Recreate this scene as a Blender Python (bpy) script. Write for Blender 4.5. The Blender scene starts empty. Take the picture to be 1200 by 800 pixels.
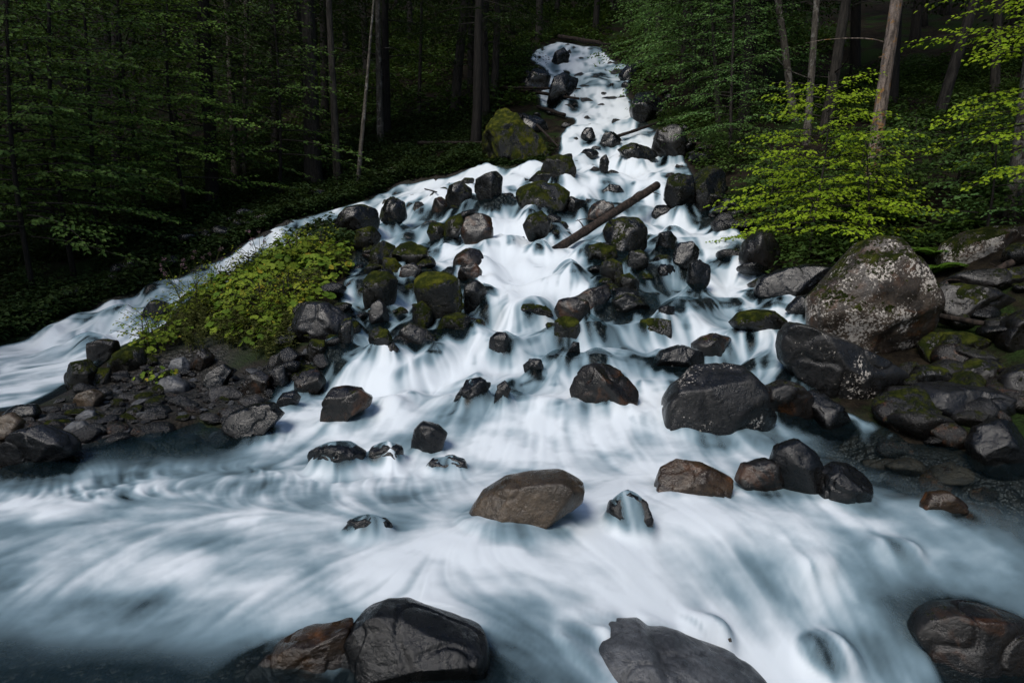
import bpy, math, random, time
import numpy as np
T0 = time.time()
R = math.radians
D = bpy.data
scene = bpy.context.scene
COL = scene.collection
random.seed(7)
rng = np.random.default_rng(7)

# ---------------------------------------------------------------- camera, sky, sun, exposure
CAM = np.array((0.0, 0.0, 2.2)); PITCH = R(-8.0); FPX = 733.0
cam_d = D.cameras.new('camera'); cam_d.sensor_width = 36; cam_d.lens = FPX / 1200 * 36
cam_d.clip_start = 0.05; cam_d.clip_end = 1500
cam = D.objects.new('camera', cam_d); COL.objects.link(cam)
cam.location = CAM; cam.rotation_euler = (R(90) + PITCH, 0, 0)
scene.camera = cam
SUN_EL = R(50); SUN_AZ = R(212)            # azimuth measured from +Y towards +X: behind the camera, a little to its left
world = D.worlds.new("World"); scene.world = world; world.use_nodes = True
nt = world.node_tree
bg = nt.nodes['Background']
sky = nt.nodes.new('ShaderNodeTexSky'); sky.sky_type = 'NISHITA'; sky.sun_disc = False
sky.sun_elevation = SUN_EL; sky.sun_rotation = SUN_AZ
nt.links.new(sky.outputs[0], bg.inputs[0]); bg.inputs[1].default_value = 0.075
sun_d = D.lights.new('sun', 'SUN'); sun_d.energy = 1.5; sun_d.angle = R(24); sun_d.color = (1.0, 0.94, 0.85)
sun = D.objects.new('sun', sun_d); COL.objects.link(sun)
sun.location = (-20, -30, 40)
sun.rotation_euler = (R(90) - SUN_EL, 0, -SUN_AZ + math.pi)
scene.view_settings.view_transform = 'Standard'; scene.view_settings.look = 'None'
scene.view_settings.exposure = 1.15; scene.view_settings.gamma = 1.0; scene.view_settings.use_curve_mapping = False
scene.cycles.max_bounces = 5; scene.cycles.diffuse_bounces = 2; scene.cycles.glossy_bounces = 2
scene.cycles.transmission_bounces = 2; scene.cycles.transparent_max_bounces = 8
scene.cycles.caustics_reflective = False; scene.cycles.caustics_refractive = False
scene.cycles.use_denoising = True

# ---------------------------------------------------------------- maths helpers
def smooth(a, b, x):
    t = np.clip((np.asarray(x, float) - a) / (b - a), 0, 1); return t * t * (3 - 2 * t)
_TAB = np.random.default_rng(11).random((32, 32, 32))
def vnoise(x, y, z=0.0):
    x, y, z = np.broadcast_arrays(np.asarray(x, float), y, z)
    xi = np.floor(x).astype(int); yi = np.floor(y).astype(int); zi = np.floor(z).astype(int)
    fx = x - xi; fy = y - yi; fz = z - zi
    fx = fx * fx * (3 - 2 * fx); fy = fy * fy * (3 - 2 * fy); fz = fz * fz * (3 - 2 * fz)
    x0, x1, y0, y1, z0, z1 = xi & 31, (xi + 1) & 31, yi & 31, (yi + 1) & 31, zi & 31, (zi + 1) & 31
    a = _TAB[x0, y0, z0] * (1 - fx) + _TAB[x1, y0, z0] * fx
    b = _TAB[x0, y1, z0] * (1 - fx) + _TAB[x1, y1, z0] * fx
    c = _TAB[x0, y0, z1] * (1 - fx) + _TAB[x1, y0, z1] * fx
    d = _TAB[x0, y1, z1] * (1 - fx) + _TAB[x1, y1, z1] * fx
    return ((a * (1 - fy) + b * fy) * (1 - fz) + (c * (1 - fy) + d * fy) * fz) * 2 - 1
def fbm(x, y, z=0.0, o=4):
    s = 0; a = 0.5; f = 1.0
    for k in range(o):
        s = s + a * vnoise(np.asarray(x) * f + 13.1 * k, np.asarray(y) * f + 7.7 * k, np.asarray(z) * f + 3.3 * k); a *= 0.5; f *= 2.03
    return s
_fw = np.array((0, math.cos(PITCH), math.sin(PITCH))); _up = np.array((0, -math.sin(PITCH), math.cos(PITCH)))
def ray(u, v):
    return _fw + np.array((1.0, 0, 0)) * ((u - 600) / FPX) + _up * ((400 - v) / FPX)
def at_y(u, v, Y):
    r = ray(u, v); return CAM + r * (Y / r[1])
def at_z(u, v, z):
    r = ray(u, v); return CAM + r * ((z - CAM[2]) / r[2])

# ---------------------------------------------------------------- the lie of the land
def _ctrl():
    P = []
    for u, v, z in [  # river and pool, by level
        (0,800,-.15),(300,800,-.13),(600,800,-.12),(0,700,-.10),(300,690,-.05),(600,680,-.02),(0,600,-.06),(200,590,-.04),(400,590,0.0),
        (120,540,-.05),(250,520,-.02),(0,545,-.03),(550,600,.06),(700,620,.02),(800,640,-.10),(900,640,-.18),(1000,660,-.28),(1100,640,-.26),(1200,640,-.30),
        (1050,560,-.16),(1150,560,-.16),(1000,520,-.10),(1200,600,-.2),(700,740,-.22),(800,740,-.4),(900,770,-.62),(1000,790,-.75),(1100,740,-.55),(1200,740,-.6),(1100,800,-.75),
        (0,478,.02),(60,455,.05),(60,500,.08),(150,495,.08),(250,480,.10),(340,490,.08)]:
        P.append(at_z(u, v, z))
    for u, v, Y in [
        # middle of the cascade
        (560,540,6.6),(760,560,6.2),(650,500,7.2),(500,500,7.3),(420,500,7.6),(880,540,6.6),(650,440,8.6),(520,440,8.7),(420,440,8.8),(770,450,8.4),(880,440,8.8),
        (650,390,10.2),(520,390,10.4),(420,400,10.2),(780,390,10.4),(900,395,10.3),(630,330,12.8),(500,330,13.2),(430,330,13.4),(740,330,12.9),(850,330,13.3),
        (900,340,12.8),(600,280,16.2),(500,280,16.6),(440,285,16.6),(700,280,16.2),(800,280,16.4),(860,270,16.8),(600,235,20),(520,230,21.5),(700,235,20),(790,230,20.2),
        (650,195,24),(580,205,23.5),(740,195,24),(800,190,24.2),(660,150,29.5),(740,150,29.5),(670,110,35),(740,110,35),(670,75,41),(720,75,41),(660,52,46),(690,54,46),
        # stream on the far side of the mound
        (0,430,12.0),(100,392,14.0),(200,347,16.2),(300,295,19),(400,253,21.6),(480,226,23.6),
        (0,395,14.2),(120,352,16.4),(240,305,18.8),(330,262,21),
        # mound and gravel
        (100,440,10.6),(200,440,10.4),(150,415,11.4),(290,430,10.4),(250,390,11.7),(300,362,12.6),(345,322,14.2),(385,286,16.0),(390,340,12.4),(380,390,10.9),(340,430,9.6),(300,465,8.9),
        (220,375,13.0),(265,348,14.2),
        # forest side, across the stream
        (350,240,23.5),(200,290,20.2),(0,365,16),(0,300,20.5),(0,200,29),(200,200,31),(380,190,30),(480,190,28),(550,160,31),(560,120,37),(610,90,39),(620,50,48),(400,110,41),
        (200,80,52),(0,60,50),(400,0,66),(200,0,66),(600,0,64),
        # bank on the other side
        (985,420,9.4),(1040,480,8.2),(1100,430,9.3),(1180,440,8.6),(1100,480,7.9),(1100,350,11.0),(1190,350,10.0),(1200,290,11.2),(1100,300,12.6),(1000,290,13.8),(930,310,14.2),(930,250,17.5),(1000,240,16.4),
        (1100,230,15.5),(1200,230,14.5),(880,200,21.5),(950,170,21.5),(1050,170,20),(1200,150,20),(830,140,28),(780,110,34),(760,60,43),(850,60,38),(1000,90,30),(1200,60,30),
        (800,0,62),(1000,0,52),(1200,0,46)]:
        P.append(at_y(u, v, Y))
    for X, Y, z in [(-60,-50,-.3),(0,-50,-.5),(60,-50,-.6),(-60,0,2),(60,0,2.5),(-10,-4,-.2),(0,-5,-.3),(10,-4,-.8),(-11,2,-.05),(10,3,-.5),(-18,9,.2),(14,8.5,2.0),(16,5,.9),(-60,40,14),(60,40,17),
                    (-26,16,1.6),(-40,22,6),(28,18,6.5),(-120,120,62),(-60,120,60),(0,120,58),(60,120,62),(120,120,66),(-120,0,20),(120,0,20),(-100,-100,0),(100,-100,0)]:
        P.append(np.array((X, Y, z), float))
    return np.array(P)
CP = _ctrl()
_C2 = 1.2
def _phi(dx, dy): return np.sqrt(dx * dx + dy * dy + _C2)
_A = _phi(CP[:, None, 0] - CP[None, :, 0], CP[:, None, 1] - CP[None, :, 1])
_n = len(CP)
_M = np.zeros((_n + 3, _n + 3)); _M[:_n, :_n] = _A - np.eye(_n) * 0.06
_M[:_n, _n] = 1; _M[:_n, _n + 1] = CP[:, 0]; _M[:_n, _n + 2] = CP[:, 1]; _M[_n:, :_n] = _M[:_n, _n:].T
_W = np.linalg.solve(_M, np.concatenate([CP[:, 2], np.zeros(3)]))
def base_h(x, y):
    x = np.asarray(x, float); y = np.asarray(y, float); s = _W[_n] + _W[_n + 1] * x + _W[_n + 2] * y
    for i in range(_n): s = s + _W[i] * _phi(x - CP[i, 0], y - CP[i, 1])
    return s
def cast(u, v, f, y0=1.5, y1=80.0, n=700):
    """first point of the surface f met by the picture ray (u, v)"""
    r = ray(u, v); Y = np.exp(np.linspace(math.log(y0), math.log(y1), n)); p = CAM[:, None] + r[:, None] * (Y / r[1])[None, :]
    h = f(p[0], p[1]); k = np.nonzero(p[2] <= h)[0]
    if len(k) == 0: return at_y(u, v, y1)
    i = k[0]
    if i == 0: return p[:, 0]
    a = p[2, i - 1] - h[i - 1]; b = h[i] - p[2, i]; t = a / max(a + b, 1e-9)
    return p[:, i - 1] * (1 - t) + p[:, i] * t

WATER_OUTLINE = [(628,57),(652,48),(700,56),(728,74),(738,92),(742,118),(738,140),(770,158),(772,172),(800,184),(812,200),(838,236),(852,262),(872,276),(882,305),(898,325),(930,348),(956,372),(935,385),(918,400),
 (938,445),(965,470),(1000,486),(1022,498),(1060,520),(1110,528),(1160,545),(1230,545)]
WATER_LEFT = [(-60,560),(0,553),(70,536),(100,522),(190,507),(235,497),(262,512),(296,494),(316,464),(338,436),(372,416),(390,400),(405,385),(395,370),(402,335),(412,312),(425,290),(412,272),(392,268),
 (330,296),(268,328),(222,352),(165,392),(128,412),(84,446),(55,462),(30,474),(-60,486)]
WATER_FAR = [(-60,428),(0,402),(50,384),(120,354),(180,333),(240,308),(290,284),(330,263),(400,243),(470,216),(512,206),(560,195),(590,194),(640,190),(662,180),(655,160),(668,140),(640,120),(634,100),(640,80),(625,68)]
def _poly():
    pts = [cast(u, v, base_h)[:2] for u, v in WATER_OUTLINE]
    pts += [np.array(p) for p in [(14, 5), (14, -8), (-16, -8), (-13, 4)]]
    pts += [cast(u, v, base_h)[:2] for u, v in WATER_LEFT]
    pts += [np.array((-24, 9.5)), np.array((-24, 12.5))]
    pts += [cast(u, v, base_h)[:2] for u, v in WATER_FAR]
    return np.array(pts)
POLY = _poly()
def water_sd(x, y):
    """distance inside (+) or outside (-) the wetted outline, in metres"""
    x = np.asarray(x, float); y = np.asarray(y, float)
    d2 = np.full(np.shape(x), 1e9); ins = np.zeros(np.shape(x), bool); n = len(POLY)
    for i in range(n):
        ax, ay = POLY[i]; bx, by = POLY[(i + 1) % n]; ex, ey = bx - ax, by - ay
        t = np.clip(((x - ax) * ex + (y - ay) * ey) / (ex * ex + ey * ey + 1e-12), 0, 1)
        d2 = np.minimum(d2, (x - ax - t * ex) ** 2 + (y - ay - t * ey) ** 2)
        c = ((ay > y) != (by > y)) & (x < ex * (y - ay) / (ey if abs(ey) > 1e-12 else 1e-12) + ax); ins ^= c
    return np.where(ins, np.sqrt(d2), -np.sqrt(d2)) + (.10 + .75 * smooth(16, 34, y)) * fbm(x / (.6 + .035 * np.clip(y, 0, 40)), y / (.6 + .035 * np.clip(y, 0, 40)), 91.0, 4)
def drowned(x, y, H):
    """humps of stones that the water runs over"""
    a = smooth(.02, .55, vnoise(x / .62 + .3 * vnoise(x / .3, y / .3, 1.0), y / .50, 40.2)); b = smooth(.05, .5, vnoise(x / .30, y / .26, 44.7))
    return (.26 * a + .10 * b) * smooth(.02, .25, H) * (.7 + .03 * np.clip(y, 0, 20))
def surf(x, y, sd=None):
    """level of the running water: the slope broken into falls and ledges"""
    x = np.asarray(x, float); y = np.asarray(y, float)
    H = base_h(x, y)
    if sd is None: sd = water_sd(x, y)
    def terr(h, sx, sy, seed, lo, hi):
        wp = 0.9 * h * vnoise(x / sx, y / sy, seed) + 0.35 * h * vnoise(x / (sx * .35), y / (sy * .4), seed + 3)
        q = (H + wp) / h; fl = np.floor(q); fr = q - fl
        return (fl + smooth(lo, hi, fr)) * h - wp
    yy = np.clip(y, 0, 60)
    z = .62 * terr(.40 + .050 * np.minimum(yy, 18), 2.3, 3.0, 2.2, .56, .96) + .38 * terr(.22 + .016 * np.minimum(yy, 20), .9, 1.2, 6.4, .5, .98)
    z = z + drowned(x, y, H)
    w = smooth(0.03, 0.42, H) * smooth(-0.4, 0.5, sd) * (.9 - .15 * smooth(20, 30, y))
    return H + (z - H) * w
def bed(x, y, sd=None):
    x = np.asarray(x, float); y = np.asarray(y, float)
    if sd is None: sd = water_sd(x, y)
    S = surf(x, y, sd)
    deep = 0.10 + 0.35 * (1 - smooth(0.0, 0.5, S))
    rough = 0.10 * fbm(x / 1.1, y / 1.1, 1.3, 4) + 0.5 * smooth(2, 10, -sd) * fbm(x / 5, y / 5, 8.1, 3)
    return S + rough * (1 - smooth(-0.8, 0.1, sd)) - (deep + .06) * smooth(-0.30, 0.6, sd)

# ---------------------------------------------------------------- mesh and object helpers
def make_mesh(name, V, F, mats=(), smooth_shade=True, attrs=None, mi=None):
    V = np.asarray(V, np.float32); me = D.meshes.new(name)
    if isinstance(F, np.ndarray):
        k = F.shape[1]; nf = len(F)
        me.vertices.add(len(V)); me.vertices.foreach_set('co', V.ravel())
        me.loops.add(nf * k); me.loops.foreach_set('vertex_index', F.astype(np.int32).ravel())
        me.polygons.add(nf); me.polygons.foreach_set('loop_start', (np.arange(nf) * k).astype(np.int32))
        if mi is not None: me.polygons.foreach_set('material_index', np.asarray(mi, np.int32))
        me.update(calc_edges=True)
    else:
        me.from_pydata([tuple(p) for p in V.tolist()], [], F)
    me.polygons.foreach_set('use_smooth', np.full(len(me.polygons), smooth_shade))
    for a, val in (attrs or {}).items():
        at = me.attributes.new(a, 'FLOAT', 'POINT'); at.data.foreach_set('value', np.asarray(val, np.float32))
    for m in mats: me.materials.append(m)
    me.validate(clean_customdata=False)
    return me
def obj(name, me, parent=None, loc=None):
    o = D.objects.new(name, me); COL.objects.link(o)
    if parent is not None: o.parent = parent
    if loc is not None: o.location = loc
    return o
def tag(o, label=None, cat=None, group=None, kind=None):
    if label: o['label'] = label
    if cat: o['category'] = cat
    if group: o['group'] = group
    if kind: o['kind'] = kind
    return o
def empty(name, loc, rot=(0, 0, 0)):
    o = D.objects.new(name, None); COL.objects.link(o); o.location = loc; o.rotation_euler = rot; o.empty_display_size = .3
    return o

# ---------------------------------------------------------------- materials
class NT:
    def __init__(s, name):
        s.m = D.materials.new(name); s.m.use_nodes = True; s.t = s.m.node_tree; s.t.nodes.clear(); s.out = s.n('OutputMaterial')
    def n(s, typ, **kw):
        nd = s.t.nodes.new('ShaderNode' + typ)
        for k, v in kw.items():
            if k.startswith('_'): setattr(nd, k[1:], v)
            else: s.put(nd.inputs[k.replace('__', ' ')], v)
        return nd
    def put(s, sock, v):
        if isinstance(v, bpy.types.NodeSocket): s.t.links.new(v, sock)
        elif hasattr(v, 'outputs'): s.t.links.new(v.outputs[0], sock)
        else:
            if isinstance(v, tuple) and len(v) == 3 and sock.type == 'RGBA': v = v + (1,)
            sock.default_value = v
    def math(s, op, a, b=0.0, c=None, clamp=False):
        nd = s.t.nodes.new('ShaderNodeMath'); nd.operation = op; nd.use_clamp = clamp
        s.put(nd.inputs[0], a); s.put(nd.inputs[1], b)
        if c is not None: s.put(nd.inputs[2], c)
        return nd.outputs[0]
    def mix(s, f, a, b, blend='MIX'):
        nd = s.t.nodes.new('ShaderNodeMix'); nd.data_type = 'RGBA'; nd.blend_type = blend
        s.put(nd.inputs[0], f); s.put(nd.inputs[6], a); s.put(nd.inputs[7], b); return nd.outputs[2]
    def noise(s, vec, scale, detail=6, rough=.6, dist=0.0):
        nd = s.n('TexNoise', Vector=vec, Scale=scale, Detail=detail, Roughness=rough, Distortion=dist); return nd.outputs[0]
    def step(s, x, a, b):
        nd = s.t.nodes.new('ShaderNodeMapRange'); nd.interpolation_type = 'SMOOTHSTEP'
        s.put(nd.inputs[0], x); s.put(nd.inputs[1], a); s.put(nd.inputs[2], b); return nd.outputs[0]
    def done(s, shader):
        s.put(s.out.inputs[0], shader); return s.m
def bsdf(n, **kw):
    nd = n.t.nodes.new('ShaderNodeBsdfPrincipled')
    for k, v in kw.items(): n.put(nd.inputs[k.replace('__', ' ')], v)
    return nd

def rock_material(name, c1, c2, moss=-1.0, lichen=0.0, wet=0.25, moss_c=((.012,.018,.003),(.062,.070,.009)), rust=0.0):
    n = NT(name); co = n.n('TexCoord').outputs['Object']; info = n.n('ObjectInfo').outputs['Random']
    off = n.n('VectorMath', _operation='ADD'); n.put(off.inputs[0], co)
    cmb = n.n('CombineXYZ', X=n.math('MULTIPLY', info, 37.0), Y=n.math('MULTIPLY', info, 17.0), Z=0.0); n.put(off.inputs[1], cmb.outputs[0])
    p = off.outputs[0]
    big = n.noise(p, 2.2, 8, .62, .6); fine = n.noise(p, 22, 8, .7); mid = n.noise(p, 7, 6, .65, .3)
    col = n.mix(n.step(big, .36, .66), c1, c2)
    col = n.mix(n.step(fine, .30, .72), n.mix(.55, col, (0, 0, 0)), col)
    if rust > 0:
        col = n.mix(n.math('MULTIPLY', n.step(n.noise(p, 3.1, 5, .6, .8), .52, .68), rust), col, (.11, .042, .012))
    rough = n.math('ADD', n.math('MULTIPLY', n.step(mid, .36, .64), .34), wet - .12)
    crack = n.n('TexVoronoi', _feature='DISTANCE_TO_EDGE', Vector=p, Scale=2.3)
    wrp = n.mix(.35, p, n.n('TexNoise', Vector=p, Scale=3.0, Detail=4.0).outputs[1]); n.put(crack.inputs['Vector'], wrp)
    ck = n.step(crack.outputs['Distance'], 0.0, 0.05)
    nz = n.n('SeparateXYZ', Vector=n.n('NewGeometry').outputs['Normal']).outputs[2]
    if lichen > 0:
        sp = n.noise(p, 24, 7, .72, .3); sp2 = n.noise(p, 2.2, 3, .5)
        lf = n.step(n.math('ADD', sp, n.math('MULTIPLY', n.math('SUBTRACT', sp2, .5), .75)), .685 - .14 * lichen, .735 - .14 * lichen)
        col = n.mix(lf, col, (.42, .385, .345)); rough = n.math('ADD', rough, n.math('MULTIPLY', lf, .4), clamp=True)
    wb = n.n('Attribute', _attribute_name='wetband').outputs['Fac']
    col = n.mix(n.math('MULTIPLY', wb, .62), col, (.002, .002, .002)); rough = n.math('SUBTRACT', rough, n.math('MULTIPLY', wb, .14), clamp=True)
    hgt = n.math('ADD', n.math('MULTIPLY', mid, .5), n.math('ADD', n.math('MULTIPLY', fine, .32), n.math('MULTIPLY', ck, .03)))
    if moss > -1:
        mf = n.math('ADD', n.math('MULTIPLY', nz, .50), n.math('ADD', n.math('MULTIPLY', n.math('SUBTRACT', big, .5), 2.3), n.math('MULTIPLY', n.math('SUBTRACT', fine, .5), 1.7)))
        mf = n.step(mf, .42 - moss, .60 - moss)
        mc = n.mix(n.step(n.noise(p, 5, 5, .6), .42, .70), moss_c[0], moss_c[1])
        mc = n.mix(n.step(n.noise(p, 60, 4, .7), .3, .7), n.mix(.6, mc, (0, 0, 0)), mc)
        col = n.mix(mf, col, mc); rough = n.math('ADD', rough, n.math('MULTIPLY', mf, .6), clamp=True)
        hgt = n.math('ADD', hgt, n.math('MULTIPLY', mf, n.math('MULTIPLY', n.noise(p, 70, 5, .7), .5)))
        spec = n.math('SUBTRACT', .5, n.math('MULTIPLY', mf, .42))
    else: spec = .5
    bump = n.n('Bump', Strength=.75, Distance=.05, Height=hgt)
    return n.done(bsdf(n, Base__Color=col, Roughness=rough, Specular__IOR__Level=spec, Normal=bump.outputs[0]))
M = {}
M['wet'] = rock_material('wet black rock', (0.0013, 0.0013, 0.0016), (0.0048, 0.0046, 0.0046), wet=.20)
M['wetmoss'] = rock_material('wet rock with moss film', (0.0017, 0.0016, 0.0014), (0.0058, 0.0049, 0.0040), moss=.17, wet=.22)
M['brown'] = rock_material('brown wet rock', (0.0040, 0.0031, 0.0024), (0.0140, 0.0108, 0.0085), moss=-.20, wet=.26, rust=.35)
M['moss'] = rock_material('mossy rock', (0.0032, 0.0031, 0.0020), (0.0090, 0.0076, 0.0052), moss=.37, wet=.3)
M['moss_bright'] = rock_material('rock under bright moss', (0.0032, 0.0032, 0.0020), (0.0101, 0.0090, 0.0060), moss=.55, wet=.35, moss_c=((.024,.032,.005),(.105,.108,.012)))
M['gray'] = rock_material('grey rock', (.034, .037, .043), (.100, .106, .116), moss=-.55, wet=.36)
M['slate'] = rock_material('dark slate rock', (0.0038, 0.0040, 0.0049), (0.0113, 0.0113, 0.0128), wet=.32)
M['tan'] = rock_material('tan river rock', (0.0337, 0.0240, 0.0150), (0.0937, 0.0673, 0.0433), wet=.28)
M['ochre'] = rock_material('ochre wet rock', (0.0196, 0.0108, 0.0048), (0.0587, 0.0343, 0.0156), wet=.18, rust=.7)
M['lichen'] = rock_material('lichen speckled rock', (.026, .020, .015), (.105, .080, .060), moss=.26, lichen=.95, wet=.42, rust=.45)
M['speck'] = rock_material('dark rock with a few lichen spots', (0.0056, 0.0052, 0.0052), (0.0140, 0.0129, 0.0124), moss=-.42, lichen=.30, wet=.30)
M['bank'] = rock_material('bank rock', (0.0030, 0.0025, 0.0019), (0.0104, 0.0082, 0.0066), moss=-.06, wet=.32)  # stone colour darkened to carry the shade of the overhanging trees
M['cobble'] = rock_material('river cobble', (0.0142, 0.0142, 0.0157), (0.0591, 0.0544, 0.0510), moss=-.45, wet=.22)

def ground_material():
    n = NT('forest soil and stones'); g = n.n('NewGeometry'); p = g.outputs['Position']
    a = n.noise(p, .55, 7, .6); b = n.noise(p, 4.0, 7, .65); c = n.noise(p, 28, 5, .7)
    col = n.mix(n.step(b, .35, .65), (.005, .004, .003), (.018, .014, .009))
    col = n.mix(n.step(a, .48, .60), col, n.mix(n.step(c, .35, .65), (.005, .010, .002), (.016, .030, .007)))
    v = n.n('TexVoronoi', Vector=p, Scale=9.0); v2 = n.n('TexVoronoi', Vector=p, Scale=26.0)
    wet = n.n('Attribute', _attribute_name='wet').outputs['Fac']
    peb = n.mix(n.n('SeparateColor', Color=v.outputs['Color']).outputs[0], (.008, .0075, .007), (.030, .026, .021))
    peb = n.mix(n.step(v.outputs['Distance'], .25, .75), peb, (.008, .008, .007))
    col = n.mix(wet, col, peb)
    h = n.math('ADD', n.math('MULTIPLY', n.math('SUBTRACT', 1.0, v.outputs['Distance']), n.math('MULTIPLY', wet, 1.2)), n.math('ADD', n.math('MULTIPLY', n.math('SUBTRACT', 1.0, v2.outputs['Distance']), .4), n.math('MULTIPLY', b, .8)))
    bump = n.n('Bump', Strength=.9, Distance=.06, Height=h)
    return n.done(bsdf(n, Base__Color=col, Roughness=n.math('SUBTRACT', .95, n.math('MULTIPLY', wet, .55)), Specular__IOR__Level=n.math('ADD', .08, n.math('MULTIPLY', wet, .4)), Normal=bump.outputs[0]))
M['ground'] = ground_material()

def water_material():
    n = NT('running water'); F = n.n('Attribute', _attribute_name='foam').outputs['Fac']
    p = n.n('NewGeometry').outputs['Position']
    cloud = n.noise(p, 1.6, 5, .55)
    foamc = n.mix(n.step(F, .35, 1.0), (.37, .545, .65), (.73, .79, .84))
    dif = bsdf(n, Base__Color=foamc, Roughness=.65, Specular__IOR__Level=.12)
    trl = n.n('BsdfTranslucent', Color=(.64, .76, .84))
    foam = n.n('MixShader', Fac=.22); n.put(foam.inputs[1], dif.outputs[0]); n.put(foam.inputs[2], trl.outputs[0])
    bump = n.n('Bump', Strength=.30, Distance=.05, Height=n.noise(p, 5.0, 4, .5))
    clear = bsdf(n, Base__Color=(.009, .021, .027), Roughness=.30, IOR=1.33, Specular__IOR__Level=.5, Normal=bump.outputs[0])
    tr = n.n('BsdfTransparent', Color=(.68, .75, .77))
    thin = n.n('Attribute', _attribute_name='thin').outputs['Fac']
    base = n.n('MixShader', Fac=n.math('ADD', .5, n.math('MULTIPLY', thin, .38))); n.put(base.inputs[1], clear.outputs[0]); n.put(base.inputs[2], tr.outputs[0])
    mx = n.n('MixShader', Fac=n.math('MULTIPLY', F, 1.0, clamp=True)); n.put(mx.inputs[1], base.outputs[0]); n.put(mx.inputs[2], foam.outputs[0])
    return n.done(mx.outputs[0])
M['water'] = water_material()

def leaf_material(name, c1, c2, c3=None, trans=.35):
    n = NT(name); g = n.n('NewGeometry'); r = g.outputs['Random Per Island']; info = n.n('ObjectInfo').outputs['Random']
    col = n.mix(r, c1, c2)
    if c3: col = n.mix(n.step(r, .86, .98), col, c3)
    cl = n.noise(g.outputs['Position'], .9, 3, .5)
    col = n.mix(n.step(cl, .35, .65), n.mix(.35, col, (.004, .006, .002)), col)
    d = bsdf(n, Base__Color=col, Roughness=.6, Specular__IOR__Level=.07)
    t = n.n('BsdfTranslucent', Color=n.mix(.25, col, (.12, .16, .01)))
    mx = n.n('MixShader', Fac=trans); n.put(mx.inputs[1], d.outputs[0]); n.put(mx.inputs[2], t.outputs[0])
    return n.done(mx.outputs[0])
M['leaf_dark'] = leaf_material('dark forest leaves', (.032, .070, .016), (.074, .124, .027), trans=.25)
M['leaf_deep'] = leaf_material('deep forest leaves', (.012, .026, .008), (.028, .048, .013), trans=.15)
M['leaf_cool'] = leaf_material('cool green leaves', (.085, .185, .055), (.165, .290, .085), trans=.35)
M['leaf_lime'] = leaf_material('lime leaves with sunlight painted in', (.185, .31, .016), (.33, .44, .028), trans=.40)  # raised above plain leaf green: sunlight on these crowns is in the colour
M['leaf_olive'] = leaf_material('sunny olive leaves', (.085, .120, .010), (.200, .220, .020), trans=.35)
M['leaf_round'] = leaf_material('round mound leaves', (.070, .135, .015), (.215, .275, .030), (.38, .30, .035), trans=.3)
M['leaf_fern'] = leaf_material('fern green', (.045, .11, .012), (.10, .19, .02), trans=.3)
M['leaf_herb'] = leaf_material('fine herb', (.045, .060, .016), (.115, .120, .036), trans=.25)
M['flower'] = leaf_material('pink flower heads', (.11, .065, .08), (.17, .10, .12), trans=.2)

def bark_material(name, c1, c2, spot=None, amount=.5):
    n = NT(name); co = n.n('TexCoord').outputs['Object']
    mp = n.n('Mapping', Vector=co); mp.inputs['Scale'].default_value = (9, 9, 1.6)
    a = n.noise(mp.outputs[0], 1.6, 7, .65, .5); f = n.noise(co, 30, 5, .7)
    col = n.mix(n.step(a, .36, .64), c1, c2)
    col = n.mix(n.step(f, .3, .7), n.mix(.5, col, (0, 0, 0)), col)
    if spot:
        col = n.mix(n.math('MULTIPLY', n.step(n.noise(co, 3.2, 5, .7, .4), .53, .60), amount), col, spot)
    bump = n.n('Bump', Strength=.9, Distance=.03, Height=n.math('ADD', a, n.math('MULTIPLY', f, .4)))
    return n.done(bsdf(n, Base__Color=col, Roughness=.85, Specular__IOR__Level=.2, Normal=bump.outputs[0]))
M['bark'] = bark_material('dark grey bark', (.014, .012, .010), (.048, .042, .035))
M['bark_pale'] = bark_material('pale mottled bark', (.035, .030, .025), (.12, .105, .085), (.20, .19, .17), .6)
M['bark_pink'] = bark_material('pale bark with orange lichen', (.06, .048, .040), (.27, .215, .18), (.28, .13, .015), .55)
M['log'] = bark_material('weathered log', (.014, .011, .009), (.066, .047, .038))
M['log_dark'] = bark_material('dark wet log', (.010, .008, .007), (.040, .030, .024))

M['bark_deep'] = bark_material('grey bark with shade painted in', (.007, .006, .005), (.022, .019, .016))  # darker copy of the grey bark, forest shade put into its colour

M['leaf_mid'] = leaf_material('leaves with faint light painted in', (.075, .150, .028), (.150, .240, .045), trans=.3)  # paler copy of the dark forest leaves, faint light put into the colour
# ---------------------------------------------------------------- ground (one sheet out past the far slope)
def spaced(a, b, n, k):
    t = np.linspace(-1, 1, n); s = np.sinh(k * t) / math.sinh(k)
    return np.where(s < 0, -s * a, s * b)
gx = spaced(-220, 220, 460, 4.6)
gy = 8 + spaced(-160, 260, 520, 4.4)
GX, GY = np.meshgrid(gx, gy)
GSD = water_sd(GX, GY); GZ = bed(GX, GY, GSD)
def grid_faces(nr, nc):
    i = np.arange(nr - 1)[:, None] * nc + np.arange(nc - 1)[None, :]
    return np.stack([i, i + 1, i + nc + 1, i + nc], -1).reshape(-1, 4)
_beach = np.zeros_like(GX)
_bp = [cast(u, v, base_h) for u, v in [(40,500),(110,490),(180,470),(240,460),(300,455),(330,440),(140,455),(210,430)]]
for p in _bp: _beach = np.maximum(_beach, np.exp(-((GX - p[0]) ** 2 + (GY - p[1]) ** 2) / .9))
wet_attr = np.clip(np.maximum(smooth(-0.2, 0.1, GSD), _beach * 1.2), 0, 1)
ground = obj('ground', make_mesh('ground', np.stack([GX, GY, GZ], -1).reshape(-1, 3), grid_faces(*GX.shape), [M['ground']], attrs={'wet': wet_attr.ravel()}))
tag(ground, kind='structure')
print('ground', round(time.time() - T0, 1))

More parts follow.
